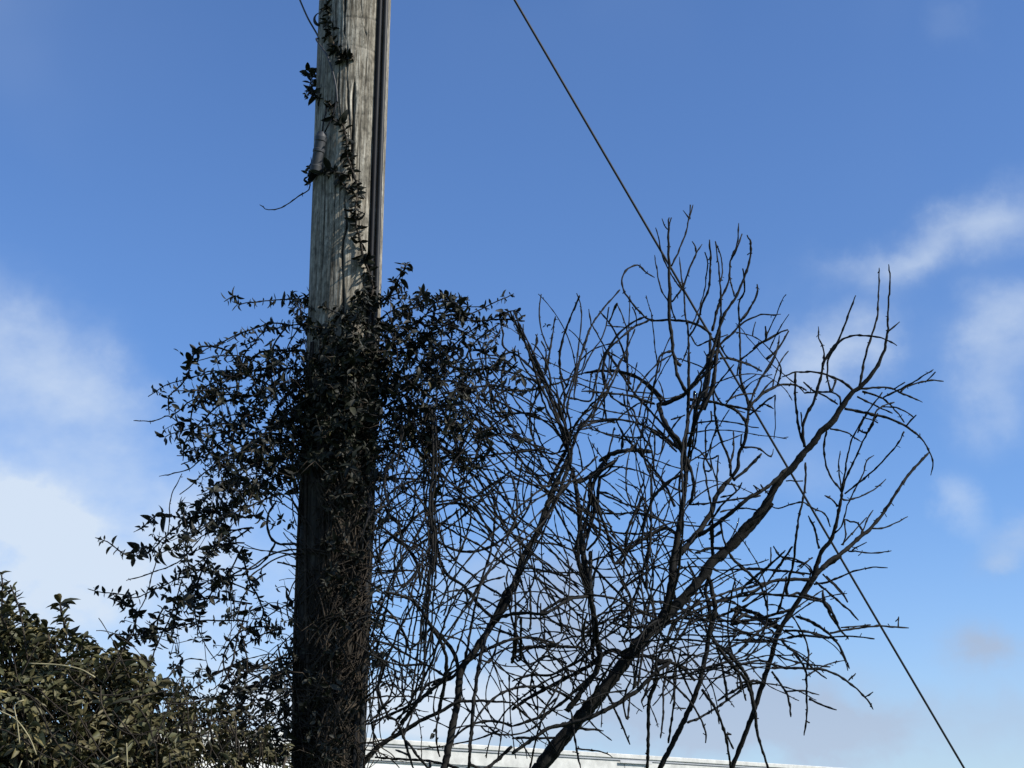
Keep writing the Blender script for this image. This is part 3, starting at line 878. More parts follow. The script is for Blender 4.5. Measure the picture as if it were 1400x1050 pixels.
# ------------------------------------------------------------------ give every stem its own place in depth, joined where it springs from another
POOL = {'p': np.zeros((0, 3)), 'w': np.zeros(0)}
def nearest(p, lim):
    if not len(POOL['p']): return None
    d = np.hypot(POOL['p'][:, 0] - p[0], POOL['p'][:, 1] - p[1]) - POOL['w'] * .5
    i = int(np.argmin(d)); return i if d[i] < lim else None
def lay(tr, base, drift=.45, lim=6.0, kinks=.35, step=4.0, reach_out=True):
    """tr rows x, y, width -> rows x, y, Y, width with an invented but continuous depth."""
    tr = np.array(tr, float)
    re_ = 0 if tr[0, 2] > tr[-1, 2] else -1
    e = tr[re_]; free = [True, True]
    if reach_out and nearest(e[:2], lim) is None:
        k = nearest(e[:2], 24)
        if k is not None:
            q = np.array([[POOL['p'][k, 0], POOL['p'][k, 1], e[2]]]); tr = np.vstack([q, tr]) if re_ == 0 else np.vstack([tr, q])
    S = smooth_line(tr, step); n = len(S)
    if nearest(S[0, :2], lim) is None: S[:3, 2] *= np.array([.62, .8, .92])[:min(3, n)] if n >= 3 else 1
    if nearest(S[-1, :2], lim) is None and n >= 3: S[-3:, 2] *= np.array([.92, .8, .62])
    s = np.concatenate([[0], np.cumsum(np.hypot(*np.diff(S[:, :2], axis=0).T))]); ln = s[-1]
    a, b = nearest(S[0], lim), nearest(S[-1], lim); Y = np.zeros(n); t = s / ln
    amp = .0014 * ln * drift * rng.normal()
    bow = amp * np.sin(t * math.pi * rng.uniform(.6, 1.2))
    if a is not None and b is not None and ln > 15: Y = POOL['p'][a, 2] * (1 - t) + POOL['p'][b, 2] * t + amp * np.sin(t * math.pi)
    elif b is not None: Y = POOL['p'][b, 2] + bow[::-1] * 0 + amp * (1 - t) ** 1.2
    elif a is not None: Y = POOL['p'][a, 2] + amp * t ** 1.2
    else: Y = base + amp * (t - .5)
    if b is None and a is not None: pass
    j = rng.normal(size=(n, 2)); j = (j + np.roll(j, 1, 0)) * kinks * .5; j[0] = 0; j[-1] = 0
    S[:, :2] += j
    out = np.column_stack([S[:, 0], S[:, 1], np.clip(Y, 4.7, 7.6), S[:, 2]])
    POOL['p'] = np.vstack([POOL['p'], out[:, :3]]); POOL['w'] = np.concatenate([POOL['w'], out[:, 3]])
    return out
def to_world(S, thin=1.0):
    return at_many(S[:, :3]), S[:, 3] * .5 * .86 * thin * metres(S[:, 1], S[:, 2])
def add_stem(tb, S, knob=.5, spur=.5, sides=None, thin=1.0, pitch=(9, 22)):
    """Tube with swollen nodes and short bud spurs, pairs at a node as on the real twigs."""
    P, r = to_world(S, thin); w = S[:, 3]
    s = np.concatenate([[0], np.cumsum(np.hypot(*np.diff(S[:, :2], axis=0).T))])
    r = r * (1 + .06 * rng.normal(size=len(r)))
    nodes = []; x = rng.uniform(2, 12)
    while x < s[-1]: nodes.append(x); x += rng.uniform(*pitch)
    for x in nodes:
        g = np.exp(-((s - x) / 2.0) ** 2)
        r = r * (1 + knob * g * np.clip(3.5 / np.maximum(w, 1.5), .15, 1))
    if sides is None: sides = 10 if w.max() > 9 else 6 if w.max() > 3.4 else 5
    tb.add(P, r, sides, .05 if w.max() > 9 else .03)
    for x in nodes:
        if rng.random() > spur: continue
        i = min(int(np.searchsorted(s, x)), len(P) - 2); T = P[i + 1] - P[i]; T /= np.linalg.norm(T) + 1e-9
        pr = np.cross(T, rng.normal(size=3)); pr /= np.linalg.norm(pr) + 1e-9
        for sg in ((1, -1) if rng.random() < .4 else (1,)):
            ln = rng.uniform(.006, .017) * (1.7 if rng.random() < .12 else 1); d = pr * sg + T * rng.choice([-.3, .6, .6])
            d /= np.linalg.norm(d); r0 = min(r[i] * .8, .0034)
            tb.add([P[i], P[i] + d * ln * .5, P[i] + d * ln * .8 + T * ln * .1, P[i] + d * ln + T * ln * .15], [r0, r0 * .65, r0 * .9, r0 * .25], 4)
TREE_ROOT = at(620, 1100, 6.1); TREE_ROOT[2] = 0
tree = empty('bare_tree', (TREE_ROOT[0] + .25, 6.15, 0), 'leafless dark many-stemmed tree with tangled twigs right of the utility pole', 'tree')
stems3d = []
for k, tr in enumerate(LIMBS):
    S = lay(tr, [6.25, 6.2, 6.3, 6.3, 6.0, 6.0, 6.45, 6.6, 6.6, 5.95, 6.2, 6.15][k], .3, lim=10, kinks=.55)
    if k in (1, 3, 8) and True: pass
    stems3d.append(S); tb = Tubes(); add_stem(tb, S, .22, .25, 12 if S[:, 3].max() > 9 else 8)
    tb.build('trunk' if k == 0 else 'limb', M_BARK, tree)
# stools below the frame: every stem that leaves the picture at the bottom runs on into the ground
ends = [(S[0], S[0] - S[1]) if S[0][1] > 1040 else (S[-1], S[-1] - S[-2]) for S in stems3d if max(S[0][1], S[-1][1]) > 1040]
def run_down(S, tb, root, sides=8):
    e = S[0] if S[0][1] > S[-1][1] else S[-1]
    p = at(e[0], e[1], e[2]); r = e[3] * .5 * metres(e[1], e[2])
    q = np.array([root[0] + rng.normal() * .14, root[1] + rng.normal() * .12, -.08]); t = np.linspace(0, 1, 14)[:, None]
    mid = np.array([p[0] * .5 + q[0] * .5, p[1] * .5 + q[1] * .5, p[2] * .45])
    tb.add((1 - t) ** 2 * p + 2 * t * (1 - t) * mid + t * t * q, np.linspace(r, r * 1.5, 14), sides, .04)
root = np.array([TREE_ROOT[0] + .25, 6.15]); tb = Tubes()
for S in stems3d:
    if max(S[0][1], S[-1][1]) > 1046: run_down(S, tb, root, 10)
tb.build('stool', M_BARK, tree)
order = sorted(range(len(TREE)), key=lambda i: -TREE[i][:, 2].max())
n_branch = 0; overflow = Tubes(); low = Tubes()
for i in order:
    S = lay(TREE[i], rng.uniform(5.8, 6.7), .8, lim=7, kinks=.45)
    if max(S[0][1], S[-1][1]) > 1046: run_down(S, low, root, 6)
    if n_branch < 285:
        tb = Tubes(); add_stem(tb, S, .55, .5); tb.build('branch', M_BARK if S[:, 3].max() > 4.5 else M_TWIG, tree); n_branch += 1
    else: add_stem(overflow, S, .55, .5)

for pts, n, spread, w in (([(950, 530), (940, 600), (936, 660), (934, 700), (925, 780), (905, 860)], 5, 9, 3.0), ([(840, 625), (815, 655), (805, 700), (797, 760), (808, 840), (812, 900)], 6, 8, 3.2),
        ([(700, 430), (740, 520), (775, 610), (765, 660), (735, 730), (700, 810)], 4, 7, 3), ([(800, 870), (840, 845), (900, 832), (980, 842), (1070, 862)], 6, 24, 2.6),
        ([(860, 960), (900, 880), (960, 830), (1040, 800)], 4, 16, 3), ([(640, 480), (690, 560), (760, 660), (850, 760), (900, 860)], 7, 30, 2.3), ([(560, 560), (620, 640), (700, 740), (790, 820)], 6, 30, 2.3), ([(600, 520), (660, 570), (740, 640), (830, 720)], 6, 26, 2.2), ([(540, 1000), (590, 900), (640, 800), (720, 700), (790, 640)], 5, 26, 2.6), ([(520, 860), (560, 760), (620, 690), (700, 650)], 4, 26, 2.4)):
    for q in range(n):
        tr = np.array([(x + rng.normal() * spread * .55, y + rng.normal() * spread * .55, w * rng.uniform(.7, 1.3)) for x, y in pts])
        S = lay(tr, rng.uniform(5.9, 6.5), .5, lim=6, kinks=.6)
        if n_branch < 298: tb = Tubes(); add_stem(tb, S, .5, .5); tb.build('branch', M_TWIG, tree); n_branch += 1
        else: add_stem(overflow, S, .5, .5)

# ------------------------------------------------------------------ the tangle: twigs grown until each 40 px cell holds what the photograph shows
CELL = 40
TW = {}
for k, row in enumerate('''
..0000111111001......
..0002222210011......
..00133443311110.....
..0224434454322110...
.13576556443321......
13577665345321.......
35777665246521.......
34656766457521.......
33535777568511.......
33534576688852321....
335235568887544210...
3343344689998874210..
33323458767886521....
23223456534432110....
2222333211111100.....
211222101000000......'''.strip('\n').splitlines()):
    for c, ch in enumerate(row):
        if ch.isdigit(): TW[(c + 12, 10 + k)] = int(ch)
def cell_len():
    acc = {}
    for p, in zip(POOL['p']):
        c = (int(p[0] // CELL), int(p[1] // CELL)); acc[c] = acc.get(c, 0) + 4.0
    return acc
have = cell_len(); twigs = [Tubes(), Tubes()]
need = {c: TWIG_FILL * d * 1.0 for c, d in TW.items() if d > 0}
defc = {c: need[c] - have.get(c, 0) for c in need}
tries = 0
GP = {'buf': POOL['p'].copy(), 'w': POOL['w'].copy()}
while tries < 5200:
    tries += 1
    cells = [c for c in defc if defc[c] > 15]
    if not cells: break
    wts = np.array([defc[c] for c in cells]); c = cells[rng.choice(len(cells), p=wts / wts.sum())]
    q = np.array([(c[0] + rng.random()) * CELL, (c[1] + rng.random()) * CELL])
    pool = POOL['p']; d = np.hypot(pool[:, 0] - q[0], pool[:, 1] - q[1]); near = np.nonzero(d < 75)[0]
    if not len(near): continue
    a = pool[rng.choice(near)]; v = q - a[:2]
    th = math.atan2(v[1], v[0]) + rng.normal() * .3
    if c[0] < 20 and c[1] > 13 and rng.random() < .55:      # arching stems stream down to the right of the pole
        th = R(rng.normal(52, 16)) + (math.pi if rng.random() < .5 else 0)
    elif c[0] >= 18 and rng.random() < .5:                 # the rest fans up and outwards from the crown of the stools
        th = math.atan2(q[1] - 960, q[0] - 830) + rng.normal() * .35
    ln = rng.gamma(3.4, 30) + 24; n = int(ln / 5) + 2; x, y = a[0], a[1]; pts = [(x, y)]
    smooth = c[0] < 20
    if smooth: ln *= 1.5; n = int(ln / 5) + 2
    cur = rng.normal() / (80 if smooth else 115); used = {}
    for k in range(n):
        th += cur * 5 + rng.normal() * (.03 if smooth else .045) + (.2 * rng.normal() if rng.random() < (.03 if smooth else .08) else 0)
        if abs(cur) > 1 / 70: cur *= .9
        x += 5 * math.cos(th); y += 5 * math.sin(th)
        cc = (int(x // CELL), int(y // CELL))
        if need.get(cc, 0) <= 0 or (defc.get(cc, -99) < -60 and rng.random() < .15): break
        if x < pole_c(y) + 30: break
        pts.append((x, y)); used[cc] = used.get(cc, 0) + 5
    if len(pts) < 5: continue
    pts = np.array(pts); w0 = rng.choice([2.2, 2.6, 3.0, 3.6, 4.4], p=[.32, .33, .22, .09, .04])
    ww = np.linspace(w0, max(1.6, w0 * .6), len(pts))
    t = np.linspace(0, 1, len(pts)); Y = a[2] + .0016 * ln * rng.normal() * t ** 1.1
    S = np.column_stack([pts, np.clip(Y, 5.2, 7.2), ww])
    POOL['p'] = np.vstack([POOL['p'], S[:, :3]]); POOL['w'] = np.concatenate([POOL['w'], S[:, 3]])
    for cc, u in used.items():
        if cc in defc: defc[cc] -= u
    add_stem(twigs[0], S, .55, .55, 4)
tag(twigs[0].build('twigs', M_TWIG, tree), kind='stuff')
if overflow.V: tag(overflow.build('twigs', M_TWIG, tree), kind='stuff')
if low.V: tag(low.build('low_stems', M_BARK, tree), kind='stuff')
print('twigs tried', tries)
# ------------------------------------------------------------------ leaves
def leaf_template(fold, curl, wide=.42, twist=0.0):
    """Seven-point blade, folded along the midrib and curled, length 1 along +X."""
    xs = [0.0, .10, .34, .62, .86, 1.0]; ws = [.02, .24, .56, .54, .30, 0.0]
    V = []
    for x, w in zip(xs, ws):
        z0 = -curl * x * x; y = w * wide
        V.append((x, 0, z0)); V.append((x, y * math.cos(twist * x), z0 + fold * y)); V.append((x, -y, z0 + fold * y))
    Fq = []
    for i in range(len(xs) - 1):
        a, b = 3 * i, 3 * (i + 1)
        Fq += [(a, b, b + 1, a + 1), (a, a + 2, b + 2, b)]
    return np.array(V), np.array(Fq)
TEMPL = [leaf_template(f, c, w) for f, c, w in ((.35, .12, .38), (.7, .3, .35), (.2, .5, .43), (1.1, .1, .38), (.5, -.15, .33), (.9, .7, .5))]
def random_frames(n, up=.35, face=None):
    X = rng.normal(size=(n, 3)); X /= np.linalg.norm(X, axis=1)[:, None]
    Z = rng.normal(size=(n, 3)); Z[:, 2] += up * 2; Z[:, 1] -= up
    return X, Z
def frames_from(X, Z):
    X = X / (np.linalg.norm(X, axis=1)[:, None] + 1e-9); Y = np.cross(Z, X); Y /= (np.linalg.norm(Y, axis=1)[:, None] + 1e-9)
    return X, Y, np.cross(X, Y)
class Leaves:
    def __init__(s): s.p = []; s.x = []; s.z = []; s.l = []; s.t = []
    def add(s, p, x, z, l, tone): s.p.append(p); s.x.append(x); s.z.append(z); s.l.append(l); s.t.append(tone)
    def arrays(s): return [np.array(v) for v in (s.p, s.x, s.z, s.l, s.t)]
def whorl(L_, p, axis, k, size, tone, spread=1.0):
    """A few leaves round one node of a stem."""
    axis = axis / (np.linalg.norm(axis) + 1e-9)
    a = np.cross(axis, rng.normal(size=3)); a /= np.linalg.norm(a) + 1e-9; b = np.cross(axis, a)
    ph = rng.random() * 6.28
    for i in range(k):
        th = ph + i * 2 * math.pi / k + rng.normal() * .35
        out = math.cos(th) * a + math.sin(th) * b
        d = out * spread + axis * rng.uniform(-.1, .8) + np.array([0, 0, -.15])
        z = axis * 1.0 + rng.normal(size=3) * .5 + np.array([0, 0, .3])
        tn = min(.9, max(0, tone + rng.normal() * .16)); u = rng.random()
        g = .75 if u < .12 else (.35 if u < .3 else 0.0)
        if rng.random() < .006: tn = 1.0
        L_.add(p + out * .002, d, z, size * rng.uniform(.6, 1.25), (tn, g))
def build_leaves(L_, mtl, parent, label_big, stuff_name, n_single=290, region=None):
    p, x, z, l, t = L_.arrays(); X, Y, Z = frames_from(x, z); n = len(p)
    # how large each shows from the camera
    v = p - EYE; dist = np.linalg.norm(v, axis=1); view = v / dist[:, None]
    show = l * (.35 + np.abs(np.einsum('ij,ij->i', Z, view))) * np.linalg.norm(np.cross(X, view), axis=1) / dist
    show = show * (1.25 - .25 * (dist - dist.min()) / (np.ptp(dist) + 1e-6))
    up = (p[:, 2] - EYE[2]) / p[:, 1] * 1.0
    inside = up > math.tan(R(18 - 14.2)); show = show * inside
    single = np.argsort(-show)[:n_single]; mask = np.ones(n, bool); mask[single] = False
    tp = rng.integers(0, len(TEMPL), n)
    Vs, Fs, Ts, off = [], [], [], 0
    for k, (tv, tf) in enumerate(TEMPL):
        idx = np.nonzero(mask & (tp == k))[0]
        if not len(idx): continue
        W = p[idx][:, None] + l[idx][:, None, None] * (tv[None, :, 0:1] * X[idx][:, None] + tv[None, :, 1:2] * Y[idx][:, None] + tv[None, :, 2:3] * Z[idx][:, None])
        nv = len(tv); Vs.append(W.reshape(-1, 3))
        Fs.append((tf[None] + (np.arange(len(idx)) * nv)[:, None, None] + off).reshape(-1, 4)); off += nv * len(idx)
        c = np.ones((len(idx), nv, 4), np.float32); c[:, :, 0] = t[idx][:, 0:1]; c[:, :, 1] = t[idx][:, 1:2]; Ts.append(c.reshape(-1, 4))
    o = link(stuff_name, mesh_np(stuff_name, np.concatenate(Vs), Fs, mtl, ('tone', np.concatenate(Ts))), parent); tag(o, kind='stuff')
    from mathutils import Matrix
    shared = {}
    for i in single:
        tb_ = int(round(t[i][0] * 5)); key = (int(tp[i]), tb_, t[i][1] > .3)
        if key not in shared:
            tv, tf = TEMPL[key[0]]; c = np.ones((len(tv), 4), np.float32); c[:, 0] = tb_ / 5; c[:, 1] = .6 if key[2] else 0
            shared[key] = mesh_np('leaf', tv, [tf], mtl, ('tone', c))
        o = D.objects.new('leaf', shared[key]); COL.objects.link(o); o.parent = parent
        m = np.eye(4); m[:3, 0] = X[i] * l[i]; m[:3, 1] = Y[i] * l[i]; m[:3, 2] = Z[i] * l[i]; m[:3, 3] = p[i]
        o.matrix_parent_inverse = parent_inv(parent); o.matrix_basis = Matrix(m.tolist())
    print(stuff_name, n, 'leaves')

# ------------------------------------------------------------------ climbing vine
vine = empty('climbing_vine', (float(base[0]) + .05, 5.80, 0), 'dark evergreen climbing vine smothering the middle of the utility pole', 'vine')
VL = Leaves()
def pole_front(px, py, gap):                  # depth just in front of the wood where the line of sight meets the pole
    dx = (px - pole_c(py)) / pole_r(py); r = pole_r(py) * metres(py, YP)
    c = YP + (pole_at(z_of(py))[1] - YP)
    return c - r * math.sqrt(max(0, 1 - min(1, dx * dx))) - gap
SP = sorted(SPRAYS, key=lambda t: -t[:, 2].max())
n_stem = 0
for tr in SP:
    upper = tr[:, 1].max() < 430 and tr[:, 0].min() > 350
    S = lay(tr, 5.95, .5, lim=5, kinks=.5, reach_out=False)
    if upper or (abs(tr[:, 0] - pole_c(tr[:, 1])) < pole_r(0)).all():
        for i in range(len(S)):
            S[i, 2] = pole_front(S[i, 0], S[i, 1], .012 + .01 * abs(math.sin(i * .4)))
    tb = Tubes(); add_stem(tb, S, .5, .25, 5); tb.build('stem', M_VINE if upper else M_TWIG, vine); n_stem += 1
    P = at_many(S[:, :3]); s = np.concatenate([[0], np.cumsum(np.hypot(*np.diff(S[:, :2], axis=0).T))]); ln = s[-1]
    bare = tr[:, 2].min() <= 1.45 or (tr[0, 2] >= 3.3 and tr[-1, 2] <= 4)
    thin_low = tr[:, 0].max() < 300 and tr[:, 2].max() <= 2.0
    x = rng.uniform(2, 6)
    while x < ln and not bare:
        i = min(int(np.searchsorted(s, x)), len(P) - 2); ax_ = P[i + 1] - P[i]
        tendril = (S[i, 0] < 418 and 262 < S[i, 1] < 300) or thin_low
        if not tendril:
            # size 8 to 18 px of leaf, bigger in clusters
            big = .052 if rng.random() < .22 else .033
            if upper: big = .05 if rng.random() < .35 else .036
            whorl(VL, P[i], ax_ * (1 if rng.random() < .5 else -1), int(rng.integers(2, 6)), big * rng.uniform(.7, 1.15), .38 if not upper else .3)
        elif rng.random() < .5: whorl(VL, P[i], ax_, 2, .010, .3)
        x += rng.uniform(5, 11) * (3.0 if tendril else .62 if upper else 1)
    if tr[0, 0] == ORG['U'][0] + 350 / 4: pass
for (px, py, k) in ((421, 98, 3), (426, 108, 4), (423, 120, 4), (430, 128, 4), (419, 130, 3), (425, 230, 4), (427, 236, 3), (422, 250, 2), (450, 8, 4), (447, 30, 4), (454, 40, 3), (463, 74, 4), (456, 62, 4), (452, 18, 4), (446, 52, 3)):
    p = at(px, py, (5.9 if px < 436 else pole_front(px, py, .03)) + rng.normal() * .01); whorl(VL, p, rng.normal(size=3), k + 3, .032, .35)
# density of foliage in 40 px cells, columns from x = 120
LD = {}
for k, row in enumerate('''
..........3..........
......142656521......
....122578985331.....
...1345789984431....
..12447899885321.....
..1357899988642......
...26898886653......
...1686366331.......
..1564104521.........
.32462..441..........
...361..43...........
..15422233..........
.1442333331..........
.2432454331..........
.24446653321.........
.3567776321..........
.47888864221.........'''.strip('\n').splitlines()):
    for c, ch in enumerate(row):
        if ch.isdigit() and ch != '0': LD[(c + 3, 9 + k)] = int(ch)
nodes = []; quota = {c: LEAF_FILL * (.62 if c[1] < 19 else .42) * (d / 9) ** 1.25 for c, d in LD.items()}
sprays = Tubes(); spray_nodes = []; fails = 0
while fails < 500 and len(spray_nodes) < 2600:
    left = rng.random() < .66
    if left: x, y, th = rng.uniform(330, 430), rng.uniform(430, 900), R(rng.normal(178, 20)); droop = -rng.uniform(.15, 1.5) / 100
    else: x, y, th = rng.uniform(500, 600), rng.uniform(405, 600), R(rng.normal(-12, 24)); droop = rng.uniform(.1, 1.4) / 100
    Y = 5.93 + rng.normal() * .10; dy = rng.normal() * .0014; pts = [(x, y, Y)]; got = 0; out = 0; mine = []
    for k in range(int(rng.gamma(4, 11)) + 6):
        th += droop * 5 + rng.normal() * .07; x += 5 * math.cos(th); y += 5 * math.sin(th); Y += dy * 5
        cc = (int(x // 40), int(y // 40))
        if cc not in LD: break
        pts.append((x, y, Y))
        if quota[cc] > 0 and k % 2 == 0: mine.append((x, y, Y, LD[cc], th)); quota[cc] -= 1; got += 1
        elif quota[cc] <= 0: out += 1
        if out > 5: break
    if got < 4: fails += 1; continue
    pts = np.array(pts); w = np.linspace(2.6, 1.4, len(pts)); sprays.add(at_many(pts), w * .5 * metres(pts[:, 1], pts[:, 2]), 4); spray_nodes += mine
tag(sprays.build('arching_stems', M_TWIG, vine), kind='stuff'); print('spray nodes', len(spray_nodes))
for (x, y, Y, dd, th) in spray_nodes:
    p = at(x, y, Y); ax_ = at(x + 5 * math.cos(th), y + 5 * math.sin(th), Y) - p
    if abs((x - pole_c(y)) / pole_r(y)) < 1.02: continue
    whorl(VL, p, ax_, int(rng.integers(3, 6)), rng.choice([.022, .032, .044], p=[.36, .48, .16]), .36 + rng.normal() * .06)
for (cx0, cy0), d in LD.items():
    n = LEAF_FILL * (d / 9) ** 1.35 * (1.0 if 10 <= cx0 <= 12 else .42)
    n = int(n) + (rng.random() < n % 1)
    for _ in range(n):
        for _t in range(6):
            px, py = (cx0 + rng.random()) * 40, (cy0 + rng.random()) * 40
            g = mn.noise(Vector((px / 26, py / 26, 0))) + .6 * mn.noise(Vector((px / 11, py / 11, 5)))
            if g > (.50 - .105 * d if not 10 <= cx0 <= 12 else .42 - .115 * d): break
        else: continue
        dx = (px - pole_c(py)) / pole_r(py)
        if abs(dx) < 1.05:
            if py > 640:
                if dx < -.78 and rng.random() < .7: continue
                if dx > .62 and py > 860 and rng.random() < .7: continue
            gap = rng.gamma(1.5, .035) * min(1, d / 6) if py < 900 else rng.gamma(1.5, .02)
            Y = pole_front(px, py, .008 + gap)
        else: Y = 5.98 + rng.normal() * (.14 if px > 380 else .2)
        nodes.append((px, py, Y, d))
nodes = np.array(nodes); NP = at_many(nodes[:, :3])
print('vine nodes', len(nodes))
# link each node to the nearest one that lies closer to the pole axis: a branching web of thin stems
axp = np.array([pole_at(min(max(p[2], 2.2), z_of(430))) for p in NP]); reach = np.linalg.norm((NP - axp) * np.array([1, 1, .55]), axis=1)
web = Tubes(); order = np.argsort(reach); par = {}
for rank, i in enumerate(order):
    prev = order[:rank]
    if len(prev) < 3: continue
    d = np.linalg.norm(NP[prev] - NP[i], axis=1) + .25 * np.abs(reach[prev] - reach[i] + .03); j = prev[int(np.argmin(d))]
    if d.min() > .16: continue
    a, b = NP[j], NP[i]; m = (a + b) / 2 + rng.normal(size=3) * np.linalg.norm(b - a) * .13; par[i] = j
    web.add([a, m, b], [.0022, .0017, .0016], 3)
tag(web.build('fine_stems', M_VINE, vine), kind='stuff')
for i in range(len(nodes)):
    px, py, Y, d = nodes[i]; j = par.get(i); ax_ = NP[i] - NP[j] if j is not None else rng.normal(size=3)
    on = abs((px - pole_c(py)) / pole_r(py)) < 1.0
    low_ = py > 640 and on
    size = rng.choice([.022, .030, .044], p=[.48, .40, .12]) * (.85 if low_ else 1)
    tone = .40 + (.12 if on and py < 640 else 0) + rng.normal() * .06
    k0 = len(VL.t); whorl(VL, NP[i], ax_, int(rng.integers(3, 7)), size, tone)
    if low_ or (py > 880 and px > 250):
        for q in range(k0, len(VL.t)): VL.t[q] = (VL.t[q][0], min(1.0, VL.t[q][1] + .35))
# dry stems and dead runners over the face of the pole and in the tangle at its foot
def wander(x, y, th, ln, bend, wob):
    pts = [(x, y)]
    for k in range(int(ln / 6)):
        th += bend * 6 + rng.normal() * wob; x += 6 * math.cos(th); y += 6 * math.sin(th); pts.append((x, y))
    return np.array(pts)
runs = Tubes(); nr = 0
for k in range(-170, 430):
    if k < 190: x, y = rng.uniform(408, 500), rng.uniform(560, 1070); th = R(rng.normal(-85, 32))
    elif k < 350: x, y = rng.uniform(280, 440), rng.uniform(900, 1070); th = R(rng.uniform(-60, 60))
    else: x, y = rng.uniform(515, 610), rng.uniform(520, 830); th = R(rng.normal(-88, 26))
    pts = wander(x, y, th, rng.uniform(25, 130), rng.normal() / 130, .11)
    w = rng.choice([1.3, 1.8, 2.4, 3.2], p=[.3, .35, .25, .1]); S = []
    y0 = 5.95 + rng.normal() * .1; gap = rng.uniform(.004, .05)
    for (a, b) in pts:
        on = abs((a - pole_c(b)) / pole_r(b)) < 1.0
        S.append((a, b, pole_front(a, b, gap) if (on and k < 350) else (pole_front(pole_c(b) - 40, b, 0) if k < 350 else y0), w))
    S = np.array(S)
    if k < 350: S[:, 2] = np.convolve(np.pad(S[:, 2], 2, mode='edge'), np.ones(5) / 5, 'valid')
    S[:, 3] = np.linspace(w, w * .7, len(S)); add_stem(runs, S, .4, .2, 4)
    if k < 250 and n_stem < 290 and w >= 1.8 and k % 2 == 0:
        tb = Tubes(); S2 = S.copy(); S2[:, :2] += rng.normal(size=2) * 8; S2[:, 2] -= .012; add_stem(tb, S2, .4, .2, 4); tb.build('stem', M_VINE, vine); n_stem += 1
tag(runs.build('dry_runners', M_VINE, vine), kind='stuff')
# the bundle of upright stems just right of the pole
for dx, w in ((0, 4), (5, 3.4), (-5, 3), (9, 2.8), (-9, 2.6), (2, 3)):
    tr = np.array([(590 + dx * .5, 560, w * .8), (592 + dx, 640, w), (587 + dx * .8, 690, w), (592 + dx * .6, 740, w), (586 + dx, 790, w), (579 + dx * 1.4, 830, w), (570 + dx * 2, 900, w * .8), (562 + dx * 2.6, 960, w * .7)])
    S = lay(tr, 5.9, .2, lim=1, kinks=.6, reach_out=False); tb = Tubes(); add_stem(tb, S, .3, .4, 6); tb.build('stem', M_TWIG, vine)
# main stems that carry it up the pole from the ground
for k in range(7):
    ph = R(-50 + 18 * k); pys = np.linspace(2300, 480, 70)
    S = [on_pole(p, ph + .25 * math.sin(p * .006 + k), .012) for p in pys if on_pole(p, 0, 0)[2] > -.08]
    tb = Tubes(); tb.add(S, np.linspace(.011, .005, len(S)), 7, .06); tb.build('main_stem', M_VINE, vine)
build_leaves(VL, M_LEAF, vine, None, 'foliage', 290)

# ------------------------------------------------------------------ hedge at lower left
hedge = empty('leafy_hedge', (-1.75, 5.5, 0), 'untrimmed green-brown hedge with upright leafy shoots left of the utility pole', 'hedge')
HL = Leaves(); htop = np.array([(-140, 760), (-60, 790), (0, 812), (25, 842), (60, 858), (95, 868), (120, 884), (160, 896), (200, 905), (240, 932), (280, 950), (330, 975), (390, 1000), (430, 1060)])
hs = Tubes(); nh = 0
def hedge_size(): return rng.choice([.026, .037, .050], p=[.38, .46, .16])
while nh < HEDGE_N:
    px = rng.uniform(-140, 400) ** 1.0; py = rng.uniform(790, 1290)
    tpy = np.interp(px, htop[:, 0], htop[:, 1]) + 26 * mn.noise(Vector((px / 26, 3, 1))) + 12 * mn.noise(Vector((px / 9, 8, 1)))
    if py < tpy: continue
    if px > 200 and rng.random() < (px - 200) / 230: continue
    depth_in = min(1, (py - tpy) / 150)
    Y = 5.15 + (1 - depth_in) * .35 + abs(rng.normal()) * .22 + .12 * mn.noise(Vector((px / 60, py / 60, 2)))
    g = mn.noise(Vector((px / 34, py / 30, 7)))
    if g < -.18 and rng.random() < .8: continue
    if py > 1090 and rng.random() < .55: continue
    p = at(px, py, Y); nh += 1
    leftness = max(0, 1 - max(px, 0) / 330)
    tone = .40 + .34 * leftness + .22 * mn.noise(Vector((px / 70, py / 70, 9)))
    if px > 60 and px < 260: tone += .12
    k0 = len(HL.t); whorl(HL, p, np.array([rng.normal() * .6, rng.normal() * .6 - .2, 1]), int(rng.integers(3, 6)), hedge_size() * (1 if px < 250 else .7), tone)
    gr = .5 if (py > 960 and rng.random() < .6) or rng.random() < .25 else 0
    for q in range(k0, len(HL.t)):
        HL.t[q] = (HL.t[q][0], max(HL.t[q][1] * .6, gr * rng.uniform(.3, 1)) * (.3 if px < 110 and py < 990 else 1))
        if px < 60 and rng.random() < .06: HL.t[q] = (.97, 0)
        if rng.random() < .10: HL.t[q] = (.90, 0)
    if rng.random() < .5:
        q = p + np.array([rng.normal() * .05, .08 + rng.random() * .1, -.10 - rng.random() * .12]); hs.add([p, (p + q) / 2 + rng.normal(size=3) * .008, q], [.0018, .0022, .003], 4)
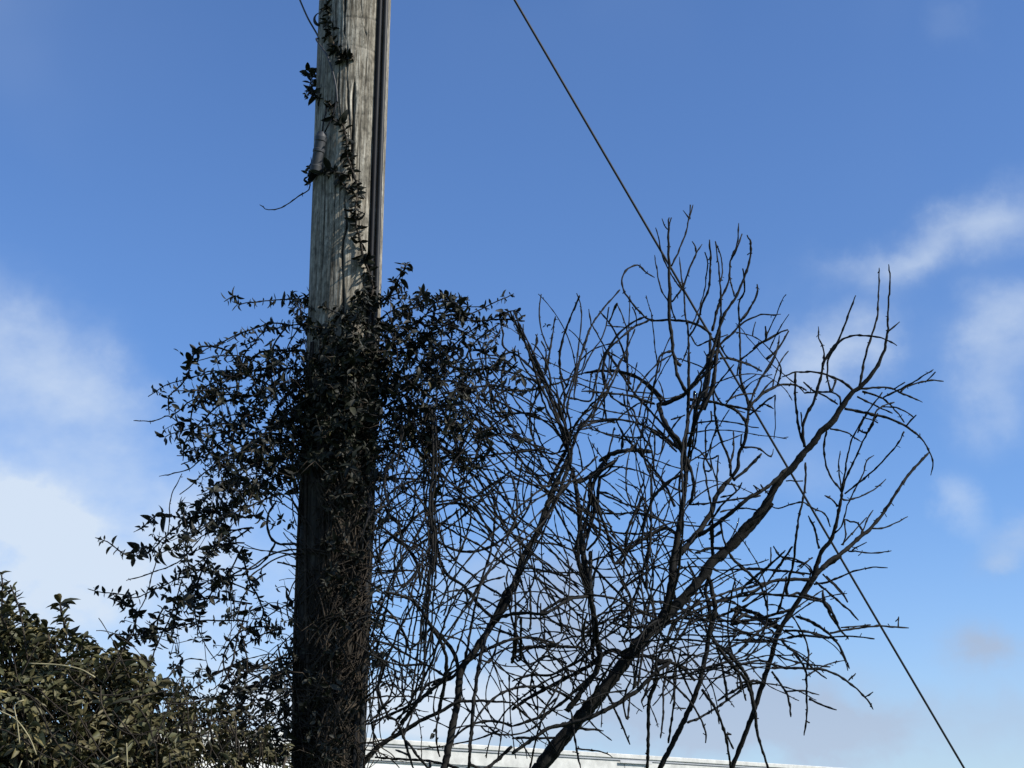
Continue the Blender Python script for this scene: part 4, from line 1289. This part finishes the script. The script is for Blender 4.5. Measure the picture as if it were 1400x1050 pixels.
# upright shoots with rosettes of leaves
for pts, sz in (([(4, 905), (2, 850), (3, 800), (2, 786)], .045), ([(38, 905), (30, 850), (24, 825), (14, 800)], .046), ([(92, 900), (90, 860), (84, 840), (82, 826)], .056), ([(70, 895), (66, 868), (62, 856)], .05),
                 ([(110, 900), (112, 882), (117, 868)], .05), ([(20, 880), (10, 858), (2, 842)], .05), ([(150, 925), (142, 905), (138, 896)], .05), ([(178, 930), (170, 912), (160, 895)], .05)):
    S = np.array([(x, y, 5.35, 2.6) for x, y in pts]); S = smooth_line(S, 4); tb = Tubes(); add_stem(tb, S, .3, .1, 5); tb.build('shoot', M_VINE, hedge)
    P = at_many(S[:, :3])
    for i in range(0, len(P), 2):
        whorl(HL, P[i], P[min(i + 1, len(P) - 1)] - P[max(i - 1, 0)], int(rng.integers(3, 6)), sz * rng.uniform(.6, 1), .62, .8)
for k in range(34):                           # woody stems down to the ground
    x = rng.uniform(-2.6, -.85); y = 5.5 + rng.normal() * .18; z = rng.uniform(1.6, 2.15) - max(0, x + 1.6) * .25
    t = np.linspace(0, 1, 9)[:, None]; a = np.array([x + rng.normal() * .1, y, -.05]); b = np.array([x + rng.normal() * .25, y - .15, z])
    P = a + (b - a) * t; P[:, :2] += np.cumsum(rng.normal(size=(9, 2)) * .015, 0)
    tb = Tubes(); tb.add(P, np.linspace(.012, .004, 9), 6, .05); tb.build('woody_stem', M_VINE, hedge)
tag(hs.build('fine_stems', M_VINE, hedge), kind='stuff')
for k in range(46):                           # fine leafless runners threading the surface
    S = wander(rng.uniform(0, 330), rng.uniform(900, 1060), R(rng.uniform(-180, 180)), rng.uniform(40, 120), rng.normal() / 120, .08)
    S = np.column_stack([S, np.full(len(S), 5.02 + rng.random() * .1), np.full(len(S), rng.choice([1.4, 1.9, 2.4]))]); tb = Tubes(); add_stem(tb, S, .3, .15, 4); tb.build('runner', M_VINE, hedge)
for pts in ([(33, 957), (20, 964), (24, 990), (27, 1018)], [(0, 972), (22, 984), (40, 1008), (50, 1032)], [(40, 907), (80, 909), (110, 915), (130, 926)], [(173, 1016), (174, 1048)], [(30, 1040), (25, 1052)], [(140, 1045), (162, 1034)]):
    S = smooth_line(np.array([(x, y, 5.0, 2.2) for x, y in pts]), 5); tb = Tubes(); P, r = to_world(S); tb.add(P, r, 5); tb.build('dry_stalk', M_STRAW, hedge)
build_leaves(HL, M_HEDGE, hedge, None, 'foliage', 290)
